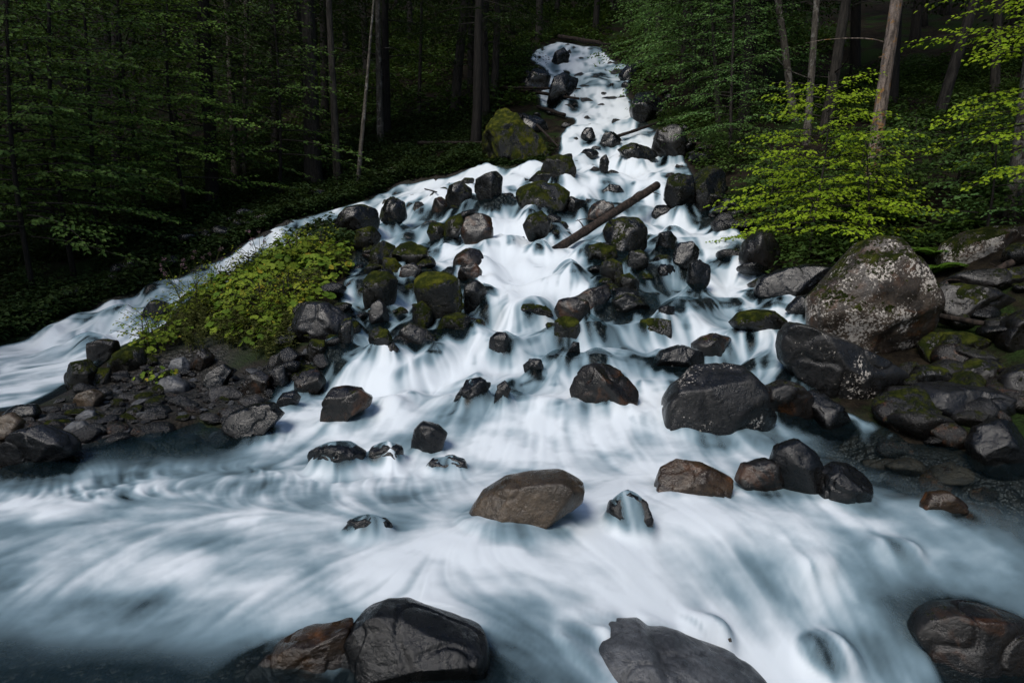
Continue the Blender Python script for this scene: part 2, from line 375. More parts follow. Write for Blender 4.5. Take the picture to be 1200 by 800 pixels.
# ---------------------------------------------------------------- rocks
def icosphere(sub):
    import bmesh
    bm = bmesh.new(); bmesh.ops.create_icosphere(bm, subdivisions=sub, radius=1.0)
    V = np.array([v.co[:] for v in bm.verts]); F = np.array([[v.index for v in f.verts] for f in bm.faces]); bm.free()
    return V / np.linalg.norm(V, axis=1)[:, None], F
ICO = {k: icosphere(k) for k in (3, 4, 5, 6)}
def radial(poly, c, n=360):
    """distance from c to the outline for n directions"""
    P = np.array(poly, float) - c; A = P; B = np.roll(P, -1, 0); th = np.arange(n) * 2 * math.pi / n; d = np.stack([np.cos(th), np.sin(th)], 1)
    E = B - A; den = d[:, None, 0] * E[None, :, 1] - d[:, None, 1] * E[None, :, 0]; den = np.where(np.abs(den) < 1e-12, 1e-12, den)
    t = (A[None, :, 0] * E[None, :, 1] - A[None, :, 1] * E[None, :, 0]) / den
    s = (A[None, :, 0] * d[:, None, 1] - A[None, :, 1] * d[:, None, 0]) / den
    ok = (s >= -1e-6) & (s <= 1 + 1e-6) & (t > 0)
    r = np.where(ok, t, 0).max(1); r[r == 0] = np.median(r[r > 0])
    k = np.array([1, 2, 3, 2, 1]) / 9.0
    return sum(np.roll(r, j - 2) * k[j] for j in range(5))
def centroid(poly):
    P = np.array(poly, float); x, y = P.T; x1, y1 = np.roll(x, -1), np.roll(y, -1); c = x * y1 - x1 * y; a = c.sum() / 2
    return np.array([((x + x1) * c).sum(), ((y + y1) * c).sum()]) / (6 * a)
def shape_rock(V, seed, size, rough=.07, planes=9, face_only=True, freq=1.0):
    """chisels facets into V (already about its own centre, in metres) and roughens it"""
    r = np.random.default_rng(seed); ext = np.abs(V).max(0) + 1e-6; Q = V / ext
    for k in range(planes):
        nv = r.normal(size=3); 
        if face_only: nv = np.array([nv[0] * .8, -abs(nv[1]) - .55, nv[2] * .8])
        nv /= np.linalg.norm(nv); d = Q @ nv; o = r.uniform(.62, .86) * d.max(); ex = np.clip(d - o, 0, None)
        Q = Q - nv[None, :] * (ex * .92)[:, None]
    V = Q * ext; s = freq * 1.6 / size; o = r.uniform(0, 30, 3)
    nrm = V / (np.linalg.norm(V, axis=1)[:, None] + 1e-9)
    d = fbm(V[:, 0] * s + o[0], V[:, 1] * s + o[1], V[:, 2] * s + o[2], 7) * rough * size
    rid = 1 - np.abs(vnoise(V[:, 0] * s * 2.2 + o[1], V[:, 1] * s * 2.2 + o[2], V[:, 2] * s * 2.2 + o[0])); d = d - rough * .45 * size * smooth(.86, 1.0, rid)
    return V + nrm * d[:, None]
ROCKS = []      # (x, y, z, radius, emergent) for the water to flow round
def boulder(poly, mat, label, cat='boulder', group=None, deep=1.0, sub=None, name=None, base=None, sink=.30, planes=9, rough=.075, Y=None, veil=False):
    c = centroid(poly); P = np.array(poly, float); w = np.ptp(P[:, 0]); h = np.ptp(P[:, 1])
    bu, bv = c[0], c[1] + (P[:, 1].max() - c[1]) * .85
    if base: bu, bv = base
    p0 = cast(bu, min(bv, 880), surf)
    y0 = p0[1] if Y is None else Y
    dep = .5 * math.sqrt(w * h) * y0 / FPX * deep
    yc = y0 + .55 * dep; C = at_y(c[0], c[1], yc)
    if sub is None: sub = 4 if w < 70 else (5 if w < 150 else 6)
    V, F = ICO[sub]
    Rr = radial(P * np.array([1, -1]), c * np.array([1, -1]))
    th = np.arctan2(V[:, 2], V[:, 0]) % (2 * math.pi); q = th / (2 * math.pi) * 360; i0 = q.astype(int) % 360; fr = q - q.astype(int)
    rr = Rr[i0] * (1 - fr) + Rr[(i0 + 1) % 360] * fr; rho = np.sqrt(V[:, 0] ** 2 + V[:, 2] ** 2) ** .72
    scl = yc / ray(c[0], c[1])[1] / FPX
    X = np.cos(th) * rr * rho * scl; Z = np.sin(th) * rr * rho * scl; Yd = np.sign(V[:, 1]) * np.abs(V[:, 1]) ** .8 * dep
    size = .5 * math.sqrt(w * h) * scl * 2
    Vv = shape_rock(np.stack([X, Yd, Z], 1), int(c[0] * 31 + c[1] * 17) % 9973, size, rough, planes)
    low = Vv[:, 2] < 0; Vv[low, 2] *= (1 + sink * 1.6)
    if name is None: name = cat.replace(' ', '_')
    wx, wy_, wz_ = (Vv + C).T; lev = surf(wx, wy_); wb = (1 - smooth(.02, .05 + .07 * size, wz_ - lev + .04 * fbm(wx / .2, wy_ / .2, wz_ / .2, 3))) * smooth(-.5, .0, water_sd(wx, wy_))
    o = obj(name, make_mesh(name, Vv, F, [M[mat]], attrs={'wetband': wb}), loc=C); tag(o, label, cat, group)
    ROCKS.append((C[0], C[1], C[2], .5 * w * scl, not veil, dep))
    return o
# ---- traced boulders: outline in the photograph, material, label
B = boulder
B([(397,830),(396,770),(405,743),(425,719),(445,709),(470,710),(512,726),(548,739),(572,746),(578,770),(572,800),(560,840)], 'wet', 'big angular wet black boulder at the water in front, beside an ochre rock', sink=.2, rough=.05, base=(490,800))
B([(270,830),(284,792),(298,776),(322,759),(352,742),(386,735),(414,728),(412,760),(404,800),(380,830)], 'ochre', 'low ochre brown rock half under water beside the big black boulder', 'rock', deep=.9, base=(350,795))
B([(660,840),(678,777),(698,748),(722,737),(750,736),(766,749),(788,750),(812,760),(842,776),(872,786),(905,806),(930,840)], 'gray', 'broad grey boulder with a speckled dry top at the bottom edge of the water', base=(760,810), rough=.05, planes=3)
B([(1072,742),(1086,722),(1108,711),(1142,711),(1200,725),(1240,750),(1240,840),(1150,840),(1112,805),(1080,767)], 'brown', 'dark brown boulder with ochre flank at the lower corner beside smooth water', base=(1140,800))
B([(538,632),(545,609),(563,581),(590,563),(625,556),(660,554),(684,568),(682,588),(652,600),(622,615),(592,635),(570,655),(548,648)], 'tan', 'smooth tan boulder in the middle of the white water', base=(600,622), rough=.035, planes=5)
B([(667,457),(683,430),(697,425),(717,427),(733,437),(748,457),(745,467),(722,481),(700,479),(673,469)], 'brown', 'squat brown boulder standing alone in foam below the falls')
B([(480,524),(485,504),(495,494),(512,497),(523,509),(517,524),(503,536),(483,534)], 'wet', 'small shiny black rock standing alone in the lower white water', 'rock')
B([(572,416),(573,395),(582,388),(593,389),(601,400),(600,410),(590,414),(578,422)], 'wet', 'dark hooded rock with water pouring past both sides mid-cascade', 'rock')
B([(648,398),(650,375),(665,368),(677,374),(680,390),(675,404),(660,404)], 'moss', 'upright rock with moss, lower of the stack under the flat slab', 'rock', planes=6)
B([(663,414),(672,400),(679,401),(680,413),(668,417)], 'wet', 'small dark stone at the foot of the upright rock stack', 'stone')
B([(648,364),(655,352),(675,347),(690,353),(693,366),(685,376),(660,374)], 'brown', 'rounded brown rock leaning against the flat tilted slab', 'rock')
B([(672,348),(690,338),(714,333),(716,345),(707,358),(690,363)], 'brown', 'flat tilted reddish slab on top of the rock stack in mid-cascade', 'slab', deep=1.1)
B([(721,340),(728,322),(738,320),(749,330),(748,347),(730,350)], 'moss', 'mossy rock right below the dark boulder that carries the log', 'rock')
B([(717,352),(735,342),(752,350),(763,361),(750,370),(725,367)], 'wetmoss', 'low wet rock with thin moss at the foot of the mossy pile', 'rock')
B([(703,320),(705,307),(717,302),(728,308),(730,320),(723,332),(710,332)], 'moss', 'round mossy rock beneath the log boulder', 'rock')
B([(688,304),(690,289),(704,284),(722,289),(724,301),(712,310),(696,312)], 'moss', 'mossy rock between the log and the round mossy rock', 'rock')
B([(687,253),(693,240),(706,234),(720,240),(722,252),(708,262),(692,261)], 'brown', 'rough brown rock just behind the middle of the fallen log', 'rock')
B([(706,272),(714,257),(730,251),(748,254),(758,268),(757,285),(745,294),(722,293),(710,286)], 'wetmoss', 'large dark boulder propping the fallen log from below')
B([(735,308),(737,295),(752,292),(760,305),(757,321),(742,320)], 'wetmoss', 'dark squarish rock under the log boulder on its far side', 'rock')
B([(763,250),(770,239),(783,240),(791,247),(786,256),(768,256)], 'wet', 'small dark hump of rock near the upper end of the log', 'rock')
B([(768,290),(772,273),(785,270),(794,280),(792,294),(778,297)], 'wet', 'rounded black rock, upper of two beside the broad right-hand fall', 'rock')
B([(786,305),(795,284),(810,282),(820,293),(818,307),(800,311)], 'wet', 'rounded black rock in the middle of the trio beside the broad fall', 'rock')
B([(805,328),(808,308),(820,303),(832,312),(833,326),(820,338)], 'wet', 'lowest black rock of the trio beside the broad fall', 'rock')
B([(748,392),(750,375),(762,371),(785,375),(788,395),(760,399)], 'moss', 'squarish mossy rock with a thin veil of water over its corner', 'rock')
B([(757,437),(775,412),(800,404),(822,410),(827,428),(800,432)], 'wet', 'flat dark rock lying low in the white water', 'rock', deep=1.3)
B([(808,405),(822,393),(838,389),(855,395),(863,399),(858,413),(848,421),(820,424)], 'brown', 'dark pointed rock with one moss spot above the big boulder', 'rock')
B([(775,497),(778,470),(790,450),(815,430),(850,424),(876,428),(890,445),(895,470),(910,485),(912,513),(880,524),(850,530),(815,528),(780,508)], 'speck', 'big dark boulder with layered top beside the water, below the slab', base=(845,512), rough=.05)
B([(855,379),(866,366),(885,363),(905,364),(918,373),(922,381),(912,393),(890,395),(870,388)], 'moss', 'low flat rock with bright moss patches in the water by the slab', 'rock', deep=1.2)
B([(913,405),(916,385),(925,376),(947,381),(972,391),(1002,404),(1032,418),(1057,435),(1068,448),(1064,468),(1045,480),(1015,478),(982,468),(953,452),(933,440),(917,424)], 'speck', 'long sloping dark slab under the lichen boulder', 'slab', base=(985,465), deep=.9, rough=.04, planes=6)
B([(953,372),(952,350),(975,324),(990,304),(1003,285),(1015,277),(1040,275),(1058,295),(1075,318),(1093,343),(1096,365),(1086,390),(1066,416),(1050,424),(1020,411),(985,396),(958,387)], 'lichen', 'huge pale boulder speckled with white lichen, moss on its peak', base=(1030,420), Y=9.6, deep=.7, rough=.05, planes=8)
B([(868,302),(872,282),(885,272),(900,275),(910,290),(912,315),(890,330),(878,314)], 'bank', 'upright ochre-brown rock at the stream edge under the lime sapling', 'rock')
B([(885,340),(893,325),(920,315),(945,309),(977,311),(988,325),(962,346),(930,353),(905,349)], 'wet', 'flat black wet ledge behind the lichen boulder', 'ledge', deep=1.1)
B([(922,362),(935,347),(956,343),(967,355),(957,374),(935,370)], 'wet', 'black wet rock tucked between the flat ledge and the lichen boulder', 'rock')
B([(892,472),(897,452),(915,446),(937,450),(952,465),(956,487),(945,499),(920,497),(903,487)], 'brown', 'brown rock wedged between the big dark boulder and the slab', 'rock')
B([(941,452),(955,436),(972,440),(979,452),(966,460),(950,460)], 'wet', 'small dark stone against the lower end of the slab', 'stone')
B([(940,460),(960,455),(986,475),(1008,498),(985,505),(958,494)], 'wet', 'low sloping black rock beside the thin side trickle', 'rock')
B([(1116,450),(1125,432),(1145,419),(1168,419),(1184,430),(1179,447),(1150,457),(1125,457)], 'bank', 'wedge of tan-topped rock on the shaded bank', 'rock')
B([(1176,460),(1180,440),(1195,429),(1220,426),(1240,445),(1235,475),(1197,480),(1180,468)], 'bank', 'rounded streaked boulder cut by the frame edge on the shaded bank')
B([(1066,470),(1085,452),(1120,448),(1155,454),(1188,468),(1182,492),(1140,494),(1090,488)], 'slate', 'flat grey slab low on the shaded bank above the still water', 'slab', deep=1.3, planes=4)
B([(1042,496),(1055,486),(1070,485),(1079,495),(1070,506),(1050,504)], 'tan', 'small pale stone at the edge of the still dark water', 'stone')
B([(1138,524),(1150,502),(1175,493),(1207,498),(1215,540),(1182,552),(1150,544)], 'wet', 'round black boulder beside the still dark water')
B([(1104,302),(1110,285),(1135,271),(1170,264),(1225,260),(1230,290),(1182,301),(1140,311)], 'lichen', 'long mossy topped boulder with whitish face high on the bank', deep=1.0, Y=11.6, base=(1150,306))
B([(1093,348),(1105,334),(1125,331),(1155,338),(1178,350),(1182,367),(1150,387),(1110,377)], 'bank', 'reddish-brown craggy rock behind the lichen boulder', 'rock')
B([(1110,330),(1130,318),(1165,313),(1210,312),(1225,335),(1185,345),(1150,338)], 'bank', 'flat brown rock under the long moss topped boulder', 'rock')
B([(1078,404),(1095,388),(1130,389),(1166,402),(1162,420),(1120,428),(1088,422)], 'moss', 'dark mossy rock in the shade below the reddish-brown crag', 'rock')
B([(1172,400),(1180,375),(1205,360),(1235,365),(1235,415),(1195,418)], 'bank', 'shaded brown boulder at the frame edge above the streaked one')
B([(1060,455),(1078,428),(1105,430),(1116,448),(1095,462)], 'wetmoss', 'dark mossy rock in the gap beside the end of the slab', 'rock')
# upper cascade
B([(561,182),(564,160),(574,145),(583,131),(592,127),(606,135),(621,150),(636,165),(645,180),(641,192),(615,196),(580,194)], 'moss_bright', 'big moss capped boulder beside the upper falls under the forest', deep=.9, sink=.2)
B([(555,222),(558,210),(572,203),(582,200),(590,207),(588,226),(578,236),(562,232)], 'wetmoss', 'dark squarish boulder at the edge of the fall under the moss capped one')
B([(519,232),(525,217),(540,212),(553,221),(555,241),(545,249),(528,245)], 'wetmoss', 'dark rock with a mossy side just before the squarish boulder', 'rock')
B([(504,246),(508,234),(517,230),(525,236),(530,248),(520,258),(508,257)], 'brown', 'brown rock with twig on top in the upper side fall', 'rock')
B([(500,272),(506,260),(522,262),(530,272),(524,284),(506,284)], 'moss', 'small mossy rock under the brown twig rock', 'rock')
B([(515,272),(525,256),(540,250),(546,262),(536,276),(520,280)], 'moss', 'mossy slanting rock between two thin falls', 'rock')
B([(632,203),(640,186),(655,181),(670,185),(676,200),(670,211),(650,212),(635,208)], 'moss', 'mossy rock on top of the tall stack in the upper main fall', 'rock')
B([(617,212),(632,199),(650,199),(664,207),(657,219),(630,219)], 'wetmoss', 'dark rock second from the top of the tall upper stack', 'rock')
B([(604,228),(610,213),(630,210),(655,215),(668,226),(662,242),(640,250),(613,247)], 'moss', 'wide mossy base rock of the tall upper stack', 'rock')
B([(655,243),(668,232),(685,235),(691,243),(676,252),(660,252)], 'wet', 'low dark rock at the foot of the tall upper stack', 'rock')
B([(612,264),(620,252),(635,247),(646,258),(642,273),(620,279)], 'moss', 'isolated mossy rock near the wet end of the log', 'rock')
B([(645,74),(650,62),(660,57),(668,65),(666,76),(652,79)], 'wet', 'round black rock splitting the very top of the falls', 'rock')
B([(640,116),(648,91),(660,85),(679,92),(675,104),(662,113),(650,121)], 'wet', 'black jagged rock below the topmost round one', 'rock')
B([(680,159),(686,149),(694,150),(698,160),(688,166)], 'wet', 'small dark rock alone in the upper fall', 'rock')
B([(700,172),(708,157),(718,155),(729,163),(728,176),(705,176)], 'wet', 'dark rock at the lower end of the leaning thin trunk in the falls', 'rock')
B([(722,174),(740,167),(760,172),(772,181),(755,189),(730,182)], 'wetmoss', 'low dark ledge rock beside the leaning thin trunk', 'rock')
B([(677,183),(685,174),(697,174),(702,181),(690,188)], 'wet', 'flat little rock above the mossy stack in mid-fall', 'rock')
B([(702,196),(703,185),(710,181),(714,190),(711,203)], 'wetmoss', 'narrow upright dark rock in the upper fall', 'rock')
B([(612,98),(625,80),(640,76),(646,91),(640,112),(622,114)], 'wet', 'dark rock heap at the forest edge of the top falls', 'rock')
B([(600,150),(612,132),(632,135),(645,150),(640,160),(620,152)], 'wet', 'black rock behind the moss capped boulder', 'rock')
B([(738,126),(748,106),(765,108),(778,128),(770,146),(745,146)], 'wet', 'dark bank boulder on the far side of the upper falls')
B([(724,88),(735,75),(748,78),(752,92),(735,98)], 'wet', 'dark bank rock near the top log', 'rock')
B([(763,178),(770,150),(790,147),(807,160),(810,184),(785,192)], 'bank', 'brown bank rock under the cool green beech', 'rock')
B([(777,230),(782,208),(795,203),(812,206),(814,234),(790,240)], 'wetmoss', 'dark wet bank rock with trickles over it', 'rock')
B([(806,225),(815,198),(835,190),(852,203),(852,232),(838,252),(815,246)], 'wetmoss', 'mossy dark bank boulder beside the small side fall')
# middle-left cluster
B([(388,278),(394,256),(408,242),(425,239),(441,245),(446,260),(436,272),(413,283)], 'wetmoss', 'large dark mossy boulder at the head of the leafy mound')
B([(440,252),(445,236),(460,228),(475,236),(477,252),(460,262)], 'wetmoss', 'dark rock next to the large one heading the leafy mound', 'rock')
B([(412,288),(420,270),(438,265),(447,276),(440,291),(422,297)], 'moss', 'green mossy rock beneath the boulder heading the mound', 'rock')
B([(538,272),(545,255),(560,249),(576,254),(578,275),(566,291),(548,288)], 'brown', 'big brown boulder beside the main fall, above the split rock')
B([(529,314),(532,298),(546,290),(563,292),(572,306),(565,318),(545,322)], 'brown', 'upper half of the brown split rock beside the main fall', 'rock')
B([(534,328),(540,313),(558,308),(566,318),(562,330),(548,334)], 'brown', 'lower half of the brown split rock beside the main fall', 'rock')
B([(486,342),(487,327),(499,319),(523,320),(538,327),(542,346),(541,366),(520,374),(495,368)], 'moss_bright', 'domed mossy rock with thin white threads of water down its face', 'rock', planes=3)
B([(542,347),(545,333),(558,328),(571,337),(574,362),(560,374),(545,370)], 'wetmoss', 'dark block joined to the domed mossy rock', 'rock')
B([(510,387),(520,370),(540,364),(554,372),(548,387),(530,395)], 'moss', 'mossy stone at the foot of the domed rock', 'stone')
B([(482,382),(484,360),(495,353),(506,362),(508,384),(495,392)], 'moss', 'narrow mossy rock before the domed rock', 'rock')
B([(466,403),(469,386),(480,377),(500,385),(512,396),(500,408),(475,411)], 'wetmoss', 'brown mossy rock at the lower end of the domed group', 'rock')
B([(427,352),(427,327),(436,317),(455,318),(467,328),(464,347),(455,362),(440,366),(432,362)], 'moss', 'tall mossy rock with water on both sides', 'rock')
B([(433,372),(436,356),(444,350),(453,358),(457,374),(445,380)], 'slate', 'grey shining rock at the foot of the tall mossy rock', 'rock')
B([(431,398),(433,386),(443,382),(455,387),(460,399),(452,409),(436,409)], 'moss', 'round ball of mossy rock low in the side cascade', 'rock')
B([(435,418),(448,406),(460,401),(468,410),(455,418)], 'brown', 'small tilted brown stone beside the round mossy ball', 'stone')
B([(431,308),(436,291),(449,282),(463,287),(466,301),(450,312),(437,314)], 'moss', 'mossy brown rock topping the small heap beside the side cascade', 'rock')
B([(457,302),(466,286),(481,282),(500,290),(504,306),(486,313),(466,315)], 'moss', 'dark rock capped with moss at the back of the small heap', 'rock')
B([(466,327),(471,313),(484,308),(494,316),(489,330),(475,332)], 'brown', 'plain brown rock in the front of the small heap', 'rock')
B([(444,318),(450,303),(463,302),(472,312),(466,322),(450,324)], 'moss_bright', 'yellow-green mossy stone in the middle of the small heap', 'stone')
B([(373,497),(378,470),(385,455),(405,452),(425,455),(438,466),(433,477),(412,483),(396,502),(380,509)], 'brown', 'wide brown boulder where the side cascade meets the pool')
B([(341,378),(345,362),(360,354),(380,353),(398,360),(413,376),(405,389),(385,398),(365,401),(348,392)], 'slate', 'angular dark slate boulder at the end of the leafy mound')
B([(395,400),(402,372),(412,370),(413,395),(405,408)], 'wetmoss', 'thin dark fin of rock beside the slate boulder', 'rock')
B([(355,412),(365,396),(380,398),(385,412),(375,424),(360,424)], 'moss', 'mossy stone beneath the slate boulder', 'stone')
# far stream and gravel bank
B([(166,368),(171,358),(181,351),(195,354),(199,366),(185,376)], 'wet', 'black rock in the far stream above the mound', 'rock')
B([(97,413),(104,402),(120,397),(136,399),(138,410),(125,422),(105,427)], 'brown', 'brown wet rock at the edge of the far stream', 'rock')
B([(71,442),(82,425),(100,421),(110,435),(108,452),(85,457)], 'moss', 'dark mossy rock on the shore of the far stream', 'rock')
B([(99,442),(110,431),(128,431),(129,447),(112,452)], 'moss', 'mossy rock beside the brown one by the far stream', 'rock')
B([(125,432),(130,416),(145,405),(165,408),(170,425),(150,440)], 'moss', 'mossy hump at the tip of the leafy mound', 'rock')
B([(342,452),(350,436),(365,431),(378,437),(382,449),(370,462),(352,465)], 'brown', 'round reddish-brown rock among the small streams', 'rock')
B([(322,477),(330,460),(345,457),(353,466),(345,480),(332,482)], 'wet', 'dark wet rock below the round reddish-brown one', 'rock')
B([(281,457),(290,440),(305,432),(317,440),(316,457),(295,464)], 'brown', 'brown wet rock under the leafy mound by the small stream', 'rock')
B([(314,447),(320,432),(333,430),(336,447),(328,458)], 'slate', 'grey upright stone between two brown rocks by the small stream', 'stone')
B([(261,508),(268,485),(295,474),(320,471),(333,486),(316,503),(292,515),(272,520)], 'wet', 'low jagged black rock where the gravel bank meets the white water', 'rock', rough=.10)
B([(176,461),(185,445),(200,439),(218,449),(221,459),(195,463)], 'gray', 'pale grey pointed rock lying on the gravel bank', 'rock')
B([(197,434),(203,420),(215,418),(224,430),(215,439)], 'gray', 'grey rock beside yellow moss below the leafy mound', 'rock')
B([(220,430),(226,414),(240,407),(249,418),(245,432),(230,436)], 'brown', 'dark brown rock in front of the leafy mound', 'rock')
B([(238,455),(245,436),(262,426),(272,434),(262,452),(248,460)], 'wet', 'dark angular rock leaning under the leafy mound', 'rock')
B([(84,472),(93,460),(108,456),(121,463),(113,475),(95,478)], 'tan', 'smooth pale tan stone on the gravel bank', 'stone')
B([(-2,556),(4,522),(25,503),(50,499),(77,510),(87,521),(88,532),(50,538),(20,554)], 'slate', 'big dark split boulder at the waterside end of the gravel bank')
B([(-25,522),(-10,492),(10,484),(24,495),(18,510),(5,518)], 'tan', 'brown rounded boulder cut by the frame edge on the gravel bank')
B([(-5,492),(15,475),(40,474),(47,486),(20,495)], 'wet', 'flat dark rock between the gravel bank and the far stream', 'rock')
B([(75,505),(84,494),(97,492),(104,500),(96,510),(82,512)], 'gray', 'pale flat stone near the big split boulder', 'stone')
B([(90,488),(98,480),(109,481),(112,491),(103,497),(94,496)], 'gray', 'pale blocky stone on the middle of the gravel bank', 'stone')
# dark rocks beside and in the lower water
B([(767,572),(773,550),(795,539),(826,544),(857,560),(852,588),(810,594),(778,588)], 'ochre', 'brown wet rock with water sliding over its back', 'rock', base=(805,582))
B([(862,563),(870,545),(900,537),(919,545),(920,572),(885,578)], 'brown', 'rust brown rock beside the black pointed rocks', 'rock')
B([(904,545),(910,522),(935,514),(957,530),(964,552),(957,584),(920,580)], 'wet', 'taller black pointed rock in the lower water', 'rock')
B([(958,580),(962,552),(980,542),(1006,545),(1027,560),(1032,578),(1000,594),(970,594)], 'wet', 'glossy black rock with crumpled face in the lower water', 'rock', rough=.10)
B([(1080,595),(1090,578),(1110,575),(1133,590),(1125,606),(1095,606)], 'ochre', 'low brown rock awash near the still dark water', 'rock')
# ---- rocks the water runs over (seen through it)
VEILS = []
def V_(poly, mat, label, lift=.0, strength=.8, flat=.72, **kw):
    c = centroid(poly); P = np.array(poly, float); b_ = P[:, 1].max(); P[:, 1] = b_ - (b_ - P[:, 1]) * flat; poly = [tuple(p) for p in P]; kw.setdefault('rough', .17)
    o = boulder(poly, mat, label, 'rock', veil=True, **kw); x, y, z, r, _, dp = ROCKS[-1]
    VEILS.append((x, y, z, r, strength, o, dp, lift)); o.location.z -= lift; return o
V_([(358,548),(365,520),(385,503),(410,503),(425,520),(428,552),(395,560)], 'wet', 'black rock behind a thin curtain of water beside the wide brown boulder')
V_([(425,545),(432,512),(450,506),(470,515),(478,545),(450,552)], 'wet', 'dark rock seen through a water curtain next to the lone shiny black rock')
V_([(495,548),(505,530),(525,526),(545,532),(550,548),(520,556)], 'wet', 'dark hump under sliding water below the lone shiny black rock', strength=.7)
V_([(710,605),(715,575),(735,556),(758,570),(768,600),(745,628),(720,622)], 'wet', 'black rock under pouring water beside the smooth tan boulder', strength=.85)
V_([(905,792),(925,728),(945,704),(985,700),(1012,740),(1022,800)], 'wet', 'dark rock under a white fan of water near the lower corner', strength=.62, lift=.06, flat=.5, base=(960,790))
V_([(770,712),(785,680),(820,664),(855,690),(862,735),(830,755),(795,745)], 'tan', 'brown rock blurred by white water above the grey boulder', strength=.5, lift=.07, flat=.36)
V_([(905,662),(925,640),(960,636),(985,650),(965,668),(930,674)], 'ochre', 'brown low rock blurred by smooth current below the glossy black rock', strength=.55, lift=.09, flat=.62)
V_([(395,622),(410,600),(435,592),(458,602),(462,620),(430,632)], 'wet', 'dark rock under the smooth pool edge far from the tan boulder', strength=.7)
V_([(690,748),(705,735),(725,738),(720,752),(700,756)], 'wet', 'dark rock awash behind the broad grey boulder', strength=.5)
V_([(612,425),(620,413),(633,416),(638,428),(628,436),(615,434)], 'wet', 'small dark rock behind splashing water mid-cascade', strength=.6)
V_([(530,462),(545,430),(565,425),(575,440),(560,470),(540,480)], 'wet', 'dark slope of rock under streaming water by the hooded rock', strength=.6)
V_([(578,470),(582,440),(592,430),(600,445),(592,475),(584,482)], 'wet', 'narrow dark rock under streaming water below the hooded rock', strength=.7)
V_([(1000,640),(1010,620),(1040,612),(1075,622),(1085,645),(1040,655)], 'ochre', 'brown smooth rock beneath the fast current near the corner', strength=.4, lift=.09, flat=.62)
V_([(762,370),(775,352),(790,352),(792,368),(780,376)], 'wet', 'dark rock under thin water beside the squarish mossy rock', strength=.5)
V_([(703,224),(714,210),(727,212),(734,225),(715,230)], 'wet', 'dark smooth rock under the upper fall above the log', strength=.6)
V_([(770,310),(775,296),(788,300),(795,318),(785,335),(772,330)], 'wet', 'dark dome under a glassy fan of water by the black trio', strength=.5)
V_([(600,365),(610,350),(640,352),(650,366),(630,374)], 'wetmoss', 'dark ledge under the foot of the main fall', strength=.45)
print('rocks', len(ROCKS), round(time.time() - T0, 1))
# ---------------------------------------------------------------- small stones (shared meshes)
STONES = []
for k in range(9):
    V, F = ICO[3]; r_ = np.random.default_rng(100 + k); e = np.array([1.0, r_.uniform(.65, 1), r_.uniform(.45, .8)])
    STONES.append(shape_rock(V * e, 200 + k, 2.0, .07, 9, False))
STONE_ME = {}
def stone(x, y, r, mat, label, group, cat='stone', k=None, lift=.25, name=None):
    k = random.randrange(9) if k is None else k
    if (k, mat) not in STONE_ME: STONE_ME[(k, mat)] = make_mesh('stone_shape', STONES[k], ICO[3][1], [M[mat]])
    o = obj(name or cat.replace(' ', '_'), STONE_ME[(k, mat)]); o.scale = (r, r * random.uniform(.8, 1.1), r * random.uniform(.75, 1.1))
    o.rotation_euler = (random.uniform(-.35, .35), random.uniform(-.35, .35), random.uniform(0, 6.28))
    o.location = (x, y, float(bed(np.array([x]), np.array([y]))[0]) + r * lift)
    ROCKS.append((x, y, o.location.z, r, True, r)) if r > .1 else None
    return tag(o, label, cat, group)
def in_px(poly):
    P = np.array(poly, float)
    while True:
        u = random.uniform(P[:, 0].min(), P[:, 0].max()); v = random.uniform(P[:, 1].min(), P[:, 1].max()); ins = False
        for (ax, ay), (bx, by) in zip(poly, poly[1:] + poly[:1]):
            if (ay > v) != (by > v) and u < (bx - ax) * (v - ay) / (by - ay) + ax: ins = not ins
        if ins: return u, v
GRAVEL = [(15,500),(70,470),(125,450),(170,425),(200,432),(250,440),(330,425),(378,400),(388,430),(345,475),(262,510),(190,503),(95,528)]
for i in range(280):
    u, v = in_px(GRAVEL); p = cast(u, v, base_h); r = random.choice([.035, .04, .05, .06, .07, .08, .10, .15]) * random.uniform(.8, 1.2)
    m = random.choice(['cobble', 'cobble', 'gray', 'slate', 'brown', 'wet'])
    stone(p[0], p[1], r, m, 'small wet cobble lying loose on the gravel bank under the leafy mound', 'cobbles on the gravel bank', 'cobble')
for i in range(70):
    u, v = in_px(GRAVEL); p = cast(u, v, base_h)
    stone(p[0], p[1], random.uniform(.10, .21), random.choice(['wet', 'wetmoss', 'slate', 'cobble', 'brown', 'moss']), 'fist to head sized dark stone bedded in the gravel bank', 'larger stones of the gravel bank', lift=.2, name='bank_stone')
SHORE = [(0,520),(100,515),(190,500),(262,505),(340,478),(372,455),(372,480),(262,530),(150,530),(0,565)]
for i in range(45):
    u, v = in_px(SHORE); p = cast(u, v, base_h)
    stone(p[0], p[1], random.uniform(.06, .18), random.choice(['wet', 'slate', 'brown']), 'dark wet stone along the waterline of the gravel bank', 'waterline stones of the gravel bank', lift=.1, name='shore_stone')
BANKR = [(985,330),(1010,300),(1100,330),(1205,300),(1205,500),(1110,520),(1040,500),(1060,440),(1100,380)]
for i in range(70):
    u, v = in_px(BANKR); p = cast(u, v, base_h)
    stone(p[0], p[1], random.uniform(.12, .42), random.choice(['bank', 'bank', 'wetmoss', 'brown', 'wet']), 'shaded stone heaped among the boulders of the rocky bank', 'stones heaped on the rocky bank', name='bank_stone')
STILL = [(985,490),(1040,508),(1110,530),(1205,548),(1205,590),(1100,585),(1040,560),(970,520)]
for i in range(40):
    u, v = in_px(STILL); p = cast(u, v, base_h)
    stone(p[0], p[1], random.uniform(.10, .26), random.choice(['tan', 'ochre', 'brown']), 'brown stone lying under or just out of the still dark water', 'stones in the still dark water', lift=-.1, name='submerged_stone')
